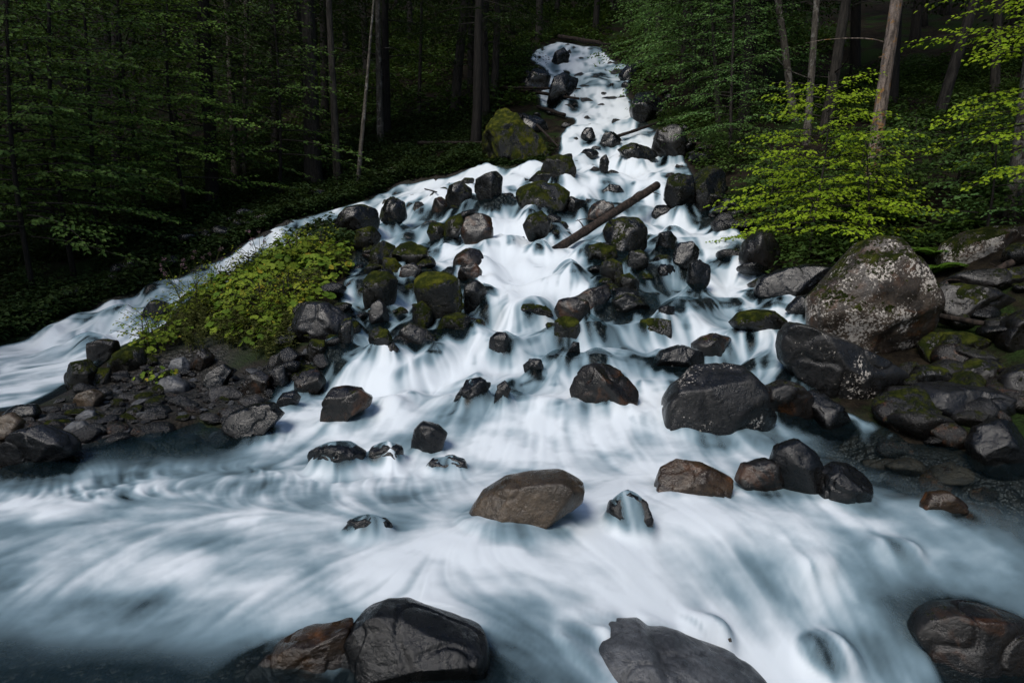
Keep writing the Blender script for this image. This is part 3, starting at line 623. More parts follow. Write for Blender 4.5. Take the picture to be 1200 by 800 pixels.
# stones strewn in the cascade: about where the photograph shows clusters
for poly, n, r0, r1, mats, lab, grp in [
    ([(405,300),(430,270),(500,262),(530,290),(500,300),(430,330)], 14, .10, .26, ['wetmoss','wet','moss'], 'small dark stone in the side cascade above the mossy heap', 'stones in the side cascade'),
    ([(425,290),(500,285),(508,335),(475,355),(430,350)], 34, .12, .30, ['moss','moss','wetmoss','brown','wet'], 'small stone filling the mossy heap beside the side cascade', 'stones of the mossy heap'),
    ([(480,345),(500,320),(575,335),(572,375),(520,398),(470,405)], 24, .12, .26, ['moss','moss','wetmoss','wet'], 'small mossy stone filling the gaps of the domed rock group', 'stones of the domed rock group'),
    ([(690,300),(712,255),(760,258),(765,320),(752,365),(715,355)], 26, .12, .34, ['moss','wetmoss','wet'], 'small mossy stone packed around the boulder under the log', 'stones packed under the log'),
    ([(645,395),(652,350),(715,335),(720,360),(685,400)], 14, .10, .24, ['wet','wetmoss','brown'], 'small dark stone packed about the flat tilted slab', 'stones about the tilted slab'),
    ([(605,245),(612,205),(680,185),(690,245),(645,280),(612,275)], 15, .16, .42, ['wet','wetmoss','moss'], 'small dark stone around the tall upper stack', 'stones around the upper stack'),
    ([(505,262),(520,215),(590,205),(582,300),(530,325)], 9, .16, .40, ['wet','wetmoss','moss'], 'dark stone between the squarish boulder and the split rock', 'stones by the split rock'),
    ([(765,300),(775,240),(832,300),(835,335),(790,320)], 10, .12, .28, ['wet','wetmoss'], 'dark stone among the black trio by the broad fall', 'stones among the black trio'),
    ([(596,170),(620,75),(634,80),(636,130),(640,172)], 12, .2, .5, ['wet','wetmoss'], 'dark stone along the forest side of the upper falls', 'stones along the upper falls'),
    ([(745,70),(770,80),(800,150),(835,195),(815,192),(785,165),(752,130)], 24, .2, .5, ['wet','bank','wetmoss'], 'dark bank stone under the cool green trees by the upper falls', 'bank stones by the upper falls'),
    ([(640,165),(650,100),(640,70),(700,62),(735,100),(735,150),(700,180)], 16, .12, .34, ['wet','wet','wetmoss'], 'small dark stone breaking the white water of the upper falls', 'stones in the upper falls'),
    ([(800,190),(850,210),(870,260),(890,330),(860,320),(845,265)], 20, .15, .4, ['wetmoss','wet','bank'], 'dark stone edging the broad fall under the lime sapling', 'stones edging the broad fall'),
    ([(330,400),(380,355),(405,300),(425,330),(420,400),(395,430),(340,450)], 26, .10, .28, ['wetmoss','moss','wet','wet'], 'dark stone between the leafy mound and the side cascade', 'stones beside the leafy mound'),
    ([(0,395),(120,345),(250,295),(330,255),(480,212),(480,200),(330,240),(120,330),(0,370)], 34, .12, .42, ['wet','wetmoss'], 'dark stone on the forest edge of the far stream', 'stones on the forest edge of the stream')]:
    for i in range(n):
        u, v = in_px(poly); p = cast(u, v, base_h)
        stone(p[0], p[1], random.uniform(r0, r1), random.choice(mats), lab, grp, lift=random.uniform(.2, .9), name=('bank_stone' if 'bank' in lab or 'forest' in lab or 'edging' in lab or 'mound' in lab else 'stream_stone'))
print('stones', round(time.time() - T0, 1))

# ---------------------------------------------------------------- running water
NR, NC, C0 = 860, 1120, 1.0
wy = np.exp(np.linspace(math.log(2.0), math.log(50.0), NR)) - C0 + .25      # distance of each row
wt = np.linspace(-1.12, 1.12, NC)
WY = np.repeat(wy[:, None], NC, 1); WX = wt[None, :] * (WY + C0)
SD = water_sd(WX, WY)
WZ = surf(WX, WY, SD)
def blur(a, n=1):
    for _ in range(n):
        p = np.pad(a, ((1, 1), (0, 0)), 'edge'); a = (p[:-2] + 2 * a + p[2:]) / 4
        p = np.pad(a, ((0, 0), (1, 1)), 'edge'); a = (p[:, :-2] + 2 * a + p[:, 2:]) / 4
    return a
WZ = blur(WZ, 6)
PHI = blur(base_h(WX, WY), 4) * .45 + blur(WZ, 12) * .55
def box(a, ri, rj, n=2):
    for _ in range(n):
        for ax, r in ((0, ri), (1, rj)):
            pw = [(0, 0), (0, 0)]; pw[ax] = (r + 1, r); c = np.cumsum(np.pad(a, pw, 'edge'), ax); m = a.shape[ax]
            a = (np.take(c, range(2 * r + 1, 2 * r + 1 + m), ax) - np.take(c, range(0, m), ax)) / (2 * r + 1)
    return a
POOL = 1 - smooth(.15, .5, base_h(WX, WY))
PHI = PHI * (1 - POOL) + box(base_h(WX, WY), 14, 22) * POOL
# low swell of the fast pool
swell = fbm(WX / .8, WY / .55, 4.4, 4)
WZ = WZ + .065 * swell * smooth(.3, 1.2, SD) * POOL
from mathutils.bvhtree import BVHTree
from mathutils import Vector
veil = np.zeros_like(WZ); over = np.full_like(WZ, -9.0)
for (x, y, z, r, st, o, dp, lift) in VEILS:
    me = o.data; tr = BVHTree.FromPolygons([v.co + o.location + Vector((0, 0, lift * .6)) for v in me.vertices], [p.vertices[:] for p in me.polygons])
    ii, jj = np.nonzero((np.abs(WX - x) < r * 1.5) & (np.abs(WY - y) < dp * 1.6)); top = np.full(len(ii), -9.0)
    for q, (a_, b_) in enumerate(zip(ii, jj)):
        hit = tr.ray_cast(Vector((WX[a_, b_], WY[a_, b_], 60)), Vector((0, 0, -1)))
        if hit[0] is not None: top[q] = hit[0].z
    o.scale = (.97, .97, .97)
    over[ii, jj] = np.maximum(over[ii, jj], top); veil[ii, jj] = np.maximum(veil[ii, jj], np.where(top > -8, st, 0))
cover = smooth(-.10, .10, over - WZ)
WZ2 = np.maximum(WZ, over + .035)
WZ2 = np.where(SD > -.4, blur(WZ2, 10), WZ2); WZ = blur(WZ2, 2)
veil = blur(veil * cover, 10)
PHI = PHI + .30 * blur(np.clip(over - surf(WX, WY, SD), 0, .6), 16)
for (x, y, z, r, em, dp) in ROCKS:
    if em:
        d2 = ((WX - x) / (r * 1.15)) ** 2 + ((WY - y) / (dp * 1.15)) ** 2
        PHI = PHI + np.where(d2 < 9, .35 * np.minimum(r, .5) * np.exp(-d2), 0) * (1 - .6 * POOL)
WZ = np.where(SD > -.4, blur(WZ, 3), WZ)
def dd(a, ax):
    return np.gradient(a, axis=ax)
dY = dd(WY, 0); dt = wt[1] - wt[0]
pt = dd(PHI, 1) / dt; px_ = pt / (WY + C0); py_ = dd(PHI, 0) / dY - wt[None, :] / (WY + C0) * pt
px_ += .025 * fbm(WX / 1.6, WY / 1.2, 9.7, 2); py_ += .025 * fbm(WX / 1.6, WY / 1.2, 19.7, 2)
vx, vy = -blur(px_, 3), -blur(py_, 3); sp = np.sqrt(vx * vx + vy * vy) + 1e-4
gain = 1 / (sp + .03); vx *= gain; vy *= gain
vi = vy / dY; vj = (vx - wt[None, :] * vy) / (WY + C0) / dt
def samp(a, i, j):
    i = np.clip(i, 0, NR - 1.001); j = np.clip(j, 0, NC - 1.001); i0 = i.astype(np.int32); j0 = j.astype(np.int32); fi = (i - i0).astype(np.float32); fj = (j - j0).astype(np.float32)
    k = i0 * NC + j0; f = a.ravel()
    return (f[k] * (1 - fj) + f[k + 1] * fj) * (1 - fi) + (f[k + NC] * (1 - fj) + f[k + NC + 1] * fj) * fi
n1 = blur(rng.random((NR, NC)), 2); n1 = (n1 - n1.mean()) / n1.std()
n2 = blur(rng.random((NR, NC)), 9); n2 = (n2 - n2.mean()) / n2.std()
n3 = box(rng.random((NR, NC)), 9, 13, 2); n3 = (n3 - n3.mean()) / n3.std()
II, JJ = np.nonzero(SD > -.12); act = (II, JJ)
def lic(step, count, fields, dirs=(1, -1)):
    acc = [np.zeros(len(II), np.float32) for _ in fields]; wsum = 0
    a_vi, a_vj = vi.astype(np.float32), vj.astype(np.float32)
    for sgn in dirs:
        i = II.astype(np.float32); j = JJ.astype(np.float32)
        for k in range(count):
            w = .5 + .5 * math.cos(math.pi * k / count)
            for q, f in enumerate(fields): acc[q] += w * samp(f, i, j)
            wsum += w / 1
            di = samp(a_vi, i, j) * step * sgn; dj = samp(a_vj, i, j) * step * sgn
            m = np.maximum(1.0, np.sqrt(di * di + dj * dj) / 4.0); i = i + di / m; j = j + dj / m
    return acc
L1, L2, L3 = lic(.040, 18, [q.astype(np.float32) for q in (n1, n2, n3)])
L1 = L1 / L1.std(); L2 = L2 / L2.std(); L3 = L3 / L3.std()
print('streaks', round(time.time() - T0, 1))
S1 = np.zeros((NR, NC)); S2 = np.zeros((NR, NC)); S1[act] = L1; S2[act] = L2; S3 = np.zeros((NR, NC)); S3[act] = L3
rockm = np.zeros((NR, NC))
for (x, y, z, r, em, dp) in ROCKS:
    if not em or z + r * .8 < float(samp(WZ, np.array([np.interp(y, wy, np.arange(NR))]), np.array([(x / (y + C0) - wt[0]) / dt]))[0]) - .05: continue
    i0, i1 = np.searchsorted(wy, (y - dp, y + dp)); i1 = max(i1, i0 + 1); xs = WX[i0:i1]; m = ((xs - x) / r) ** 2 + ((WY[i0:i1] - y) / dp) ** 2 < .9
    rockm[i0:i1] = np.maximum(rockm[i0:i1], m)
W1, = lic(.030, 12, [blur(rockm, 2).astype(np.float32)], (-1,)); WAKE = np.zeros((NR, NC)); WAKE[act] = W1 / 6.0; WAKE = np.clip(blur(WAKE, 2), 0, 1)
PILE = blur(rockm, 8); WZ = WZ + .055 * PILE * (1 + 1.6 * fbm(WX / .35, WY / .3, 77.0, 3)) * np.clip(WY / 8, .6, 2.2)
COLLAR = blur(rockm, 30) * (1 - WAKE)
FOAM = [(0,480,.9),(60,440,.92),(150,370,.9),(250,320,.88),(330,280,.8),(400,250,.7),(0,560,.32),(60,548,.2),(150,530,.02),(220,522,.02),(270,525,.1),(330,505,.75),(100,580,.74),(40,620,.82),(0,650,.72),(200,590,.80),(200,640,.82),
 (300,620,.85),(400,650,.85),(100,690,.72),(30,740,.12),(120,770,.02),(200,770,.08),(270,740,.4),(0,800,.02),(220,710,.74),(330,700,.7),(430,690,.75),(600,690,.9),(600,780,.35),(640,750,.70),(700,650,.95),(600,500,1),(500,570,.95),(450,590,.75),
 (800,640,.9),(900,610,.95),(980,610,.85),(1000,650,.62),(1050,600,.5),(1100,615,.30),(1180,640,.28),(1100,670,.38),(1050,725,.05),(1100,700,.12),(1190,700,.22),(960,760,.95),(900,720,.85),(820,660,.85),(1050,560,.05),(1000,515,.02),(1100,560,.0),
 (1180,590,.0),(1060,780,.45),(620,350,1),(660,200,1),(700,100,.97),(850,330,1),(900,400,1),(760,460,1),(450,440,.95),(350,490,.85),(340,455,.45),(370,425,.5),(310,480,.5),(700,540,1),(430,340,.9),(500,240,.85),(1010,490,.6),(465,310,.35),(500,360,.5),(545,340,.5),(730,330,.4),(715,300,.4),(640,230,.45),(805,300,.6),(665,385,.5),(545,245,.55),(450,250,.5),(760,440,.7),(555,455,.6),(420,360,.6),(1200,560,.0),(600,225,1.35),(598,262,1.4),(600,295,1.4),(615,330,1.35),(560,315,1.2),(645,310,1.2),(850,290,1.35),(885,335,1.2),(740,195,1.1),(660,172,1.15),(690,130,1.05),(600,400,1.15),(520,440,1.1),(440,350,1.1),(700,780,.7),(820,770,.8)]
fp = np.array([np.r_[cast(u, v, base_h)[:2], f] for u, v, f in FOAM])
A = np.sqrt(((fp[:, None, :2] - fp[None, :, :2]) ** 2).sum(-1) + .3); wq = np.linalg.solve(A - np.eye(len(fp)) * .02, fp[:, 2] - .8)
F0 = np.full_like(WZ, .8)
for k in range(len(fp)): F0 += wq[k] * np.sqrt((WX - fp[k, 0]) ** 2 + (WY - fp[k, 1]) ** 2 + .3)
F0 = np.clip(F0, 0, 1.35)
lap = blur(WZ, 4); lap = (dd(dd(lap, 1), 1) / (dt * (WY + C0)) ** 2 + dd(dd(lap, 0), 0) / dY ** 2)
lip = smooth(.4, 5.0, -blur(lap, 3)) * smooth(.2, .5, WZ)
patch = fbm(WX / .8, WY / 1.2, 31.0, 3)
wisp = fbm(WX / .5 + .9 * patch, WY / .35 + .9 * patch, 61.0, 5)
ST = (.24 - .06 * POOL) * S1 + (.46 - .06 * POOL) * S2 + (.62 - .14 * POOL) * S3
hump = drowned(WX, WY, base_h(WX, WY)); thin = np.clip(.55 * smooth(.08, .30, hump) + .55 * smooth(.02, .16, -dd(hump, 0) / dY * -1 * .12) + .3 * smooth(.10, .5, fbm(WX / .55, WY / .8, 51.0, 3)) * smooth(.05, .4, WZ), 0, 1)
far = 1 - .30 * smooth(20, 29, WY)
FO = F0 * (.90 + .22 * patch) - (lip * (.30 - .18 * ST) + thin * (.40 - .26 * ST)) * far
amp = (.115 + .12 * np.clip(4 * np.minimum(F0, 1) * (1 - np.minimum(F0, 1)), 0, 1)) * smooth(.03, .35, F0) * (1 - .08 * POOL) * (1 - .65 * POOL * (1 - smooth(.3, .65, F0)))
FO = FO + amp * ST + POOL * .46 * wisp * smooth(.03, .3, F0)
FO = FO + POOL * (.30 * swell + .35 * COLLAR) * smooth(.1, .4, F0)
FO = FO - WAKE * (.55 - .22 * ST) * (1 - .45 * POOL)
vm = smooth(.05, .55, veil); FO = FO * (1 - vm) + vm * np.clip(.50 - .22 * veil + .50 * (.22 * S1 + .60 * S2 + .45 * S3), .04, .95)
FO = np.clip(FO, 0.0, 1.0) * smooth(-.02, .10, SD)
WZ = WZ + (.005 * S3 + .003 * S2 + .001 * S1) * np.clip(WY / 6, .5, 3) * smooth(-.05, .2, SD)
WZ = WZ - .5 * smooth(0.0, -.35, SD) if False else WZ - .5 * (1 - smooth(-.30, 0.0, SD))
keep = SD > -.28
fq = grid_faces(NR, NC); fq = fq[keep.ravel()[fq].all(1)]
idx = np.full(NR * NC, -1); used = np.unique(fq); idx[used] = np.arange(len(used))
wv = np.stack([WX, WY, WZ], -1).reshape(-1, 3)[used]
water = obj('water', make_mesh('water', wv, idx[fq], [M['water']], attrs={'foam': FO.ravel()[used], 'thin': np.clip(veil * 1.3 + (lip + thin) * .8 + WAKE * .8 + (1 - smooth(.05, .25, F0)) * smooth(0, 2, WX), 0, 1).ravel()[used]})); tag(water, kind='structure')
print('water', len(used), round(time.time() - T0, 1))
# ---------------------------------------------------------------- trunks, boughs and leaves
class Geo:
    def __init__(s): s.V = []; s.F = []; s.n = 0
    def add(s, V, F): s.V.append(np.asarray(V, float)); s.F.append(np.asarray(F, int) + s.n); s.n += len(V)
    def tube(s, P, rad, k=6, cap=True, rough=0.0, seed=0):
        P = np.asarray(P, float); n = len(P); T = np.gradient(P, axis=0); T /= np.linalg.norm(T, axis=1)[:, None] + 1e-9
        ref = np.array([0, 0, 1.0]) if abs(T[0, 2]) < .9 else np.array([1.0, 0, 0])
        U = np.cross(T, ref); U /= np.linalg.norm(U, axis=1)[:, None] + 1e-9; W = np.cross(T, U); a = np.arange(k) * 2 * math.pi / k
        rr = np.asarray(rad, float)[:, None] * np.ones(k)[None, :]
        if rough: rr = rr * (1 + rough * fbm(np.cos(a)[None, :] * 1.2 + seed, np.sin(a)[None, :] * 1.2, np.arange(n)[:, None] * .35 + seed, 3))
        V = P[:, None, :] + rr[..., None] * (np.cos(a)[None, :, None] * U[:, None, :] + np.sin(a)[None, :, None] * W[:, None, :])
        F = [(i * k + j, i * k + (j + 1) % k, (i + 1) * k + (j + 1) % k, (i + 1) * k + j) for i in range(n - 1) for j in range(k)]
        V = V.reshape(-1, 3)
        if cap:
            V = np.vstack([V, P[:1], P[-1:]])
            F += [(n * k, (j + 1) % k, j, j) for j in range(k)] + [(n * k + 1, (n - 1) * k + j, (n - 1) * k + (j + 1) % k, (n - 1) * k + (j + 1) % k) for j in range(k)]
        s.add(V, F)
    def mesh(s, name, mat, smooth_shade=True):
        V = np.vstack(s.V); F = np.vstack(s.F)
        tri = F[:, 2] == F[:, 3]
        if tri.any(): return make_mesh(name, V, [tuple(f[:3]) if t else tuple(f) for f, t in zip(F.tolist(), tri)], [mat], smooth_shade)
        return make_mesh(name, V, F, [mat], smooth_shade)
def kites(P, dirv, nrm, L, W_):
    """leaf-shaped faces: at P, pointing along dirv, facing nrm"""
    dirv = dirv / (np.linalg.norm(dirv, axis=1)[:, None] + 1e-9); side = np.cross(nrm, dirv); side /= np.linalg.norm(side, axis=1)[:, None] + 1e-9
    up = np.cross(dirv, side); L = L[:, None]; W_ = W_[:, None]
    a = P; b = P + dirv * L * .42 + side * W_ + up * W_ * .25; c = P + dirv * L - up * L * .10; d = P + dirv * L * .42 - side * W_ + up * W_ * .25
    V = np.stack([a, b, c, d], 1).reshape(-1, 3); n = len(P)
    return V, np.arange(n * 4).reshape(n, 4)
def sprays(seed, boughs, leaf, spacing, twig_gap, twig_len, droop, wood, narrow=.30, tilt=.45, fill=1.0, face=.0):
    """boughs: list of (start xyz, azimuth, length, rise). Returns leaf V, F; adds wood tubes to the Geo wood."""
    r = np.random.default_rng(seed); Ps, Ds, Ns, Ls = [], [], [], []
    for (p0, az, L, rise) in boughs:
        h = np.array([math.cos(az), math.sin(az), 0]); sd_ = np.array([-h[1], h[0], 0]); bend = r.uniform(-.18, .18)
        def pos(s): s = np.asarray(s)[..., None]; return np.array(p0) + h * L * s + sd_ * L * bend * s * s + np.array([0, 0, 1.0]) * (rise * L * s - droop * L * s * s)
        ss = np.linspace(0, 1, 7)
        if wood is not None: wood.tube(pos(ss), np.linspace(.007 * L + .004, .003, 7), 4, cap=False)
        s = r.uniform(.12, .25); sgn = 1
        while s < 1:
            tl = twig_len * L * (1.05 - s) ** .7 * r.uniform(.7, 1.15) + leaf
            ang = sgn * r.uniform(.65, 1.05); td = h * math.cos(ang) + sd_ * math.sin(ang) + np.array([0, 0, r.normal(0, .10) - droop * .4])
            n = max(2, int(tl / spacing)); q = (np.arange(n) + r.random(n)) / n; q = q[r.random(n) < fill]
            tp = pos(s)[None, :] + td[None, :] * (q * tl)[:, None] - np.array([0, 0, 1.0]) * (droop * .5 * tl * q * q)[:, None]
            fan = np.where(np.arange(len(q)) % 2 == 0, 1, -1) * r.uniform(.4, 1.1, len(q)); ca, sa = np.cos(fan), np.sin(fan)
            ld = np.stack([td[0] * ca - td[1] * sa, td[0] * sa + td[1] * ca, np.full(len(q), td[2] - .22) + r.normal(0, .2, len(q))], 1)
            nn = np.stack([r.normal(0, tilt, len(q)), r.normal(0, tilt, len(q)) - face, np.ones(len(q))], 1)
            Ps.append(tp + r.normal(0, spacing * .25, tp.shape)); Ds.append(ld); Ns.append(nn); Ls.append(leaf * r.uniform(.65, 1.2, len(q)))
            s += twig_gap / L * r.uniform(.6, 1.3); sgn = -sgn
    P = np.vstack(Ps); Dv = np.vstack(Ds); N = np.vstack(Ns); L = np.concatenate(Ls)
    return kites(P, Dv, N, L, L * narrow)
def ring_boughs(seed, z0, z1, n, L0, L1, rise0, rise1, r0=.1, arc=None):
    r = np.random.default_rng(seed); out = []
    for k in range(n):
        t = (k + r.random()) / n; z = z0 + (z1 - z0) * t; az = k * 2.4 + r.uniform(-.5, .5)
        if arc is not None: az = arc[0] + (arc[1] - arc[0]) * r.random()
        out.append(((math.cos(az) * r0, math.sin(az) * r0, z), az, (L0 + (L1 - L0) * t) * r.uniform(.7, 1.2), (rise0 + (rise1 - rise0) * t) + r.uniform(-.1, .1)))
    return out
CROWN = {}
def crown(key, seed, boughs, mat, **kw):
    w = Geo(); V, F = sprays(seed, boughs, wood=w, **kw)
    CROWN[key] = (make_mesh(key + '_leaves', V, F, [M[mat]], False), w.mesh(key + '_boughs', M['bark']))
    return len(F)
cnt = 0
for k in range(3):
    cnt += crown(f'beech{k}', 300 + k, ring_boughs(30 + k, 3.2, 17, 62, 4.6, 2.0, .10, .55), 'leaf_dark', leaf=.13, spacing=.085, twig_gap=.20, twig_len=.42, droop=.24)
    cnt += crown(f'high{k}', 310 + k, ring_boughs(40 + k, 8.5, 23, 58, 4.6, 1.4, .05, .45), 'leaf_deep', leaf=.18, spacing=.11, twig_gap=.24, twig_len=.40, droop=.28)
    cnt += crown(f'spruce{k}', 320 + k, ring_boughs(50 + k, 5, 22, 70, 3.6, .6, -.10, .15), 'leaf_deep', leaf=.22, spacing=.10, twig_gap=.20, twig_len=.36, droop=.22, narrow=.18)
    cnt += crown(f'far{k}', 330 + k, ring_boughs(60 + k, 2.5, 19, 46, 4.4, 1.6, .05, .4), 'leaf_deep', leaf=.30, spacing=.20, twig_gap=.36, twig_len=.42, droop=.26)
    cnt += crown(f'cool{k}', 340 + k, ring_boughs(70 + k, 1.6, 12, 56, 4.4, 1.8, .15, .6), 'leaf_cool', leaf=.15, spacing=.10, twig_gap=.22, twig_len=.42, droop=.30, face=0.0)
print('crowns', cnt, round(time.time() - T0, 1))
TRUNKS = {}
def trunk_mesh(seed, h, r, mat, wob=.12, bare=0):
    key = (seed, h, r, mat, bare)
    if key in TRUNKS: return TRUNKS[key]
    rr = np.random.default_rng(seed); n = 22; z = np.linspace(-.6, h, n); t = np.clip(z / h, 0, 1)
    P = np.stack([wob * fbm(z * .18, seed, 0, 2), wob * fbm(z * .18, seed + 9, 3, 2), z], 1); P[:, :2] -= P[1, :2]
    rad = r * (1 - .82 * t) * (1 + .55 * np.exp(-np.clip(z + .3, 0, 9) * 2.2)) + .01
    g = Geo(); g.tube(P, rad, 14 if r > .1 else 8, rough=.22, seed=seed)
    w = []
    if bare:
        for k in range(bare):
            zz = rr.uniform(1.6, min(10, h * .6)); az = rr.uniform(0, 6.28); L = rr.uniform(.5, 2.2); s = np.linspace(0, 1, 6); dr = rr.uniform(-.1, .35)
            Q = np.stack([math.cos(az) * (r * .7 + L * s) + .08 * L * np.sin(s * 5 + k), math.sin(az) * (r * .7 + L * s), zz + (.25 * s - dr * 1.6 * s * s) * L], 1); b = Geo(); b.tube(Q, np.linspace(.022, .005, 6) * (1 + r), 5); w.append(b.mesh('dead_branch', M[mat]))
    TRUNKS[key] = (g.mesh('trunk', M[mat]), w); return TRUNKS[key]
def tree(name, loc, h, r, bark, crown_key, label, cat='tree', group=None, lean=(0, 0), rz=0.0, seed=1, bare=0, cs=1.0, leaf_mat=None, cz=0.0):
    e = empty(name, loc, (lean[0], lean[1], 0)); tag(e, label, cat, group)
    tm, bw = trunk_mesh(seed, h, r, bark, bare=bare)
    obj('trunk', tm, e)
    for bm_ in bw: obj('dead_branch', bm_, e)
    if crown_key:
        lv, wd = CROWN[crown_key]
        a = obj('crown', lv, e); a.rotation_euler.z = rz; a.scale = (cs, cs, cs); a.location.z = cz
        b = obj('boughs', wd, a)
        if leaf_mat: a.material_slots[0].link = 'OBJECT'; a.material_slots[0].material = M[leaf_mat]
    return e
def tree_px(name, bu, bv, tu, tv, wpx, bark, ck, label, h=None, **kw):
    p = cast(bu, bv, bed); r = .5 * wpx * p[1] / FPX; h = h or 22.0
    q = at_y(tu, tv, p[1]); ly = math.atan2(q[0] - p[0], q[2] - p[2])
    return tree(name, p, h, r, bark, ck, label, lean=(kw.pop('lx', 0), ly), **kw)
# forest behind the far stream
tree_px('beech_tree', 276, 216, 269, 60, 8, 'bark_pale', 'beech0', 'twin-stemmed pale tree with tiered leaves, the stem nearer the black forest', h=19, seed=3, rz=.3)
tree_px('beech_tree', 285, 214, 287, 60, 7, 'bark_pale', None, 'second pale stem of the twin-stemmed tree, standing close against it', h=17, seed=4)
tree_px('forest_tree', 367, 216, 361, 60, 18, 'bark', 'high0', 'thick grey trunk beside the thin one at the forest edge', h=24, seed=5, bare=8)
tree_px('forest_tree', 396, 221, 388, 60, 8, 'bark', 'high1', 'slim dark trunk next to the thick grey trunk', h=20, seed=6)
tree_px('forest_tree', 419, 222, 431, 62, 4.5, 'bark_pale', None, 'thin leaning pale stem at the forest edge', h=9, seed=7)
tree_px('forest_tree', 446, 166, 443, 30, 7, 'bark_pale', 'high2', 'straight pale slender trunk deeper in the forest past the thin leaning stem', h=20, seed=8, bare=6)
tree_px('forest_tree', 533, 134, 541, 20, 11, 'bark', 'high0', 'mottled grey trunk uphill above the moss capped boulder', h=23, seed=9, bare=8, rz=2)
tree_px('forest_tree', 491, 132, 492, 20, 4, 'bark', None, 'thin dead pole standing among the uphill trunks', h=12, seed=10)
tree_px('forest_tree', 560, 116, 568, 20, 8, 'bark', 'high1', 'dark leaning trunk uphill, first of a close pair', h=22, seed=11, rz=1)
tree_px('forest_tree', 579, 118, 583, 20, 8, 'bark', 'spruce0', 'dark upright trunk uphill, second of a close pair', h=22, seed=12)
tree_px('forest_tree', 632, 46, 632, 4, 8, 'bark', 'far0', 'dark trunk straight above the top of the falls', h=22, seed=13)
# trees over the other bank
tree_px('spruce_tree', 1018, 226, 1049, 4, 13.5, 'bark_pink', 'spruce0', 'big pale leaning trunk with orange lichen behind the lime sapling', h=23, seed=21, bare=14, cz=3.2)
tree_px('forest_tree', 945, 168, 957, 10, 7, 'bark_pale', 'high2', 'pale slender trunk, middle of three above the lime sapling', h=20, seed=22, bare=4)
tree_px('forest_tree', 931, 142, 912, 4, 8, 'bark_pale', 'high0', 'slender trunk leaning towards the falls, of three above the lime sapling', h=20, seed=23, rz=1)
tree_px('forest_tree', 966, 160, 992, 4, 12, 'bark', 'high1', 'dark trunk of three above the lime sapling, beside the big leaning one', h=21, seed=24, bare=10)
tree_px('forest_tree', 1097, 148, 1126, 50, 11, 'bark', 'high2', 'dark leaning trunk in the shade past the big pale one', h=21, seed=25, rz=2)
tree_px('forest_tree', 1187, 252, 1201, 110, 14, 'bark_pale', 'spruce2', 'pale trunk at the frame edge behind overhanging lime leaves', h=21, seed=26, bare=6, cz=3.5)
tree_px('forest_tree', 893, 118, 897, 20, 8, 'bark', 'spruce1', 'dark trunk in the shade near the cool green beech', h=21, seed=27)
tree_px('forest_tree', 1165, 120, 1168, 30, 9, 'bark', 'high1', 'dark upright trunk deep in shade near the frame edge', h=21, seed=28, rz=4)
tree_px('beech_tree', 842, 146, 838, 60, 5, 'bark', 'cool0', 'cool green beech leaning leaves over the upper falls', h=13, seed=31, rz=.5)
tree_px('beech_tree', 800, 96, 802, 20, 6, 'bark', 'cool1', 'cool green beech farther uphill beside the top falls', h=13, seed=32, rz=2.1)
tree_px('beech_tree', 880, 128, 884, 40, 5, 'bark', 'cool2', 'cool green tree between the beech and the slender trunks', h=13, seed=33, rz=3.3, cs=.9)
def own_crown(parent, seed, boughs, mat, **kw):
    w = Geo(); V, F = sprays(seed, boughs, wood=w, **kw); c = obj('crown', make_mesh('crown', V, F, [M[mat]], False), parent); obj('boughs', w.mesh('boughs', M['bark']), c); return c
def sapling(px, h, boughs_kw, mat, label, seed, name='beech_sapling', cat='sapling', leaf=.07, stem=.035, **kw):
    p = cast(*px, bed); e = empty(name, p); tag(e, label, cat)
    g = Geo(); z = np.linspace(-.3, h, 12); g.tube(np.stack([.12 * np.sin(z * 1.1 + seed), .10 * np.cos(z * .9 + seed), z], 1), np.linspace(stem, .008, 12), 7); obj('trunk', g.mesh('trunk', M['bark']), e)
    own_crown(e, seed, ring_boughs(seed, **boughs_kw), mat, leaf=leaf, spacing=kw.get('spacing', leaf * .62), twig_gap=kw.get('gap', .13), twig_len=.40, droop=kw.get('droop', .22), narrow=.34, face=.75)
    return e
sapling((955,300), 3.9, dict(z0=.5, z1=3.7, n=62, L0=2.3, L1=1.0, rise0=-.02, rise1=.35), 'leaf_lime', 'lime green beech sapling lit by the sun between the broad fall and the leaning trunk', 401, leaf=.09, droop=.2)
sapling((905,285), 2.6, dict(z0=.4, z1=2.5, n=22, L0=1.4, L1=.7, rise0=.0, rise1=.35), 'leaf_lime', 'small lime sapling right over the side fall', 402, leaf=.085, droop=.12)
tree_px('beech_tree', 815, 128, 812, 20, 5, 'bark', 'cool2', 'cool green beech standing between the two that flank it by the falls', h=13, seed=34, rz=5.0)
tree_px('beech_tree', 770, 62, 771, 20, 6, 'bark', 'cool0', 'topmost cool green beech beside the top log', h=13, seed=35, rz=1.3)
tree_px('beech_tree', 855, 190, 858, 90, 3.5, 'bark', 'cool1', 'small cool green beech on the bank above the side fall', h=9, seed=36, rz=4.2, cs=.62)
for i_, (px, l) in enumerate([((1005,255),'between the lime sapling and the leaning trunk'),((1060,240),'right behind the leaning trunk'),((1115,235),'in the shade behind the long moss topped boulder'),((900,232),'on the bank behind the small lime sapling'),((1160,225),'next to the pale trunk at the frame edge'),((870,175),'uphill of the side fall')]):
    sapling(px, 2.0, dict(z0=.2, z1=1.9, n=26, L0=1.5, L1=.8, rise0=.15, rise1=.6), 'leaf_dark', 'low dark green shrub ' + l, 420 + i_, name='leafy_shrub', cat='shrub', leaf=.11, spacing=.07)
sapling((1010,288), 2.4, dict(z0=.4, z1=2.2, n=24, L0=1.6, L1=.8, rise0=-.05, rise1=.3), 'leaf_lime', 'low lime sapling leaning over the top of the lichen boulder', 404, leaf=.085, droop=.14)
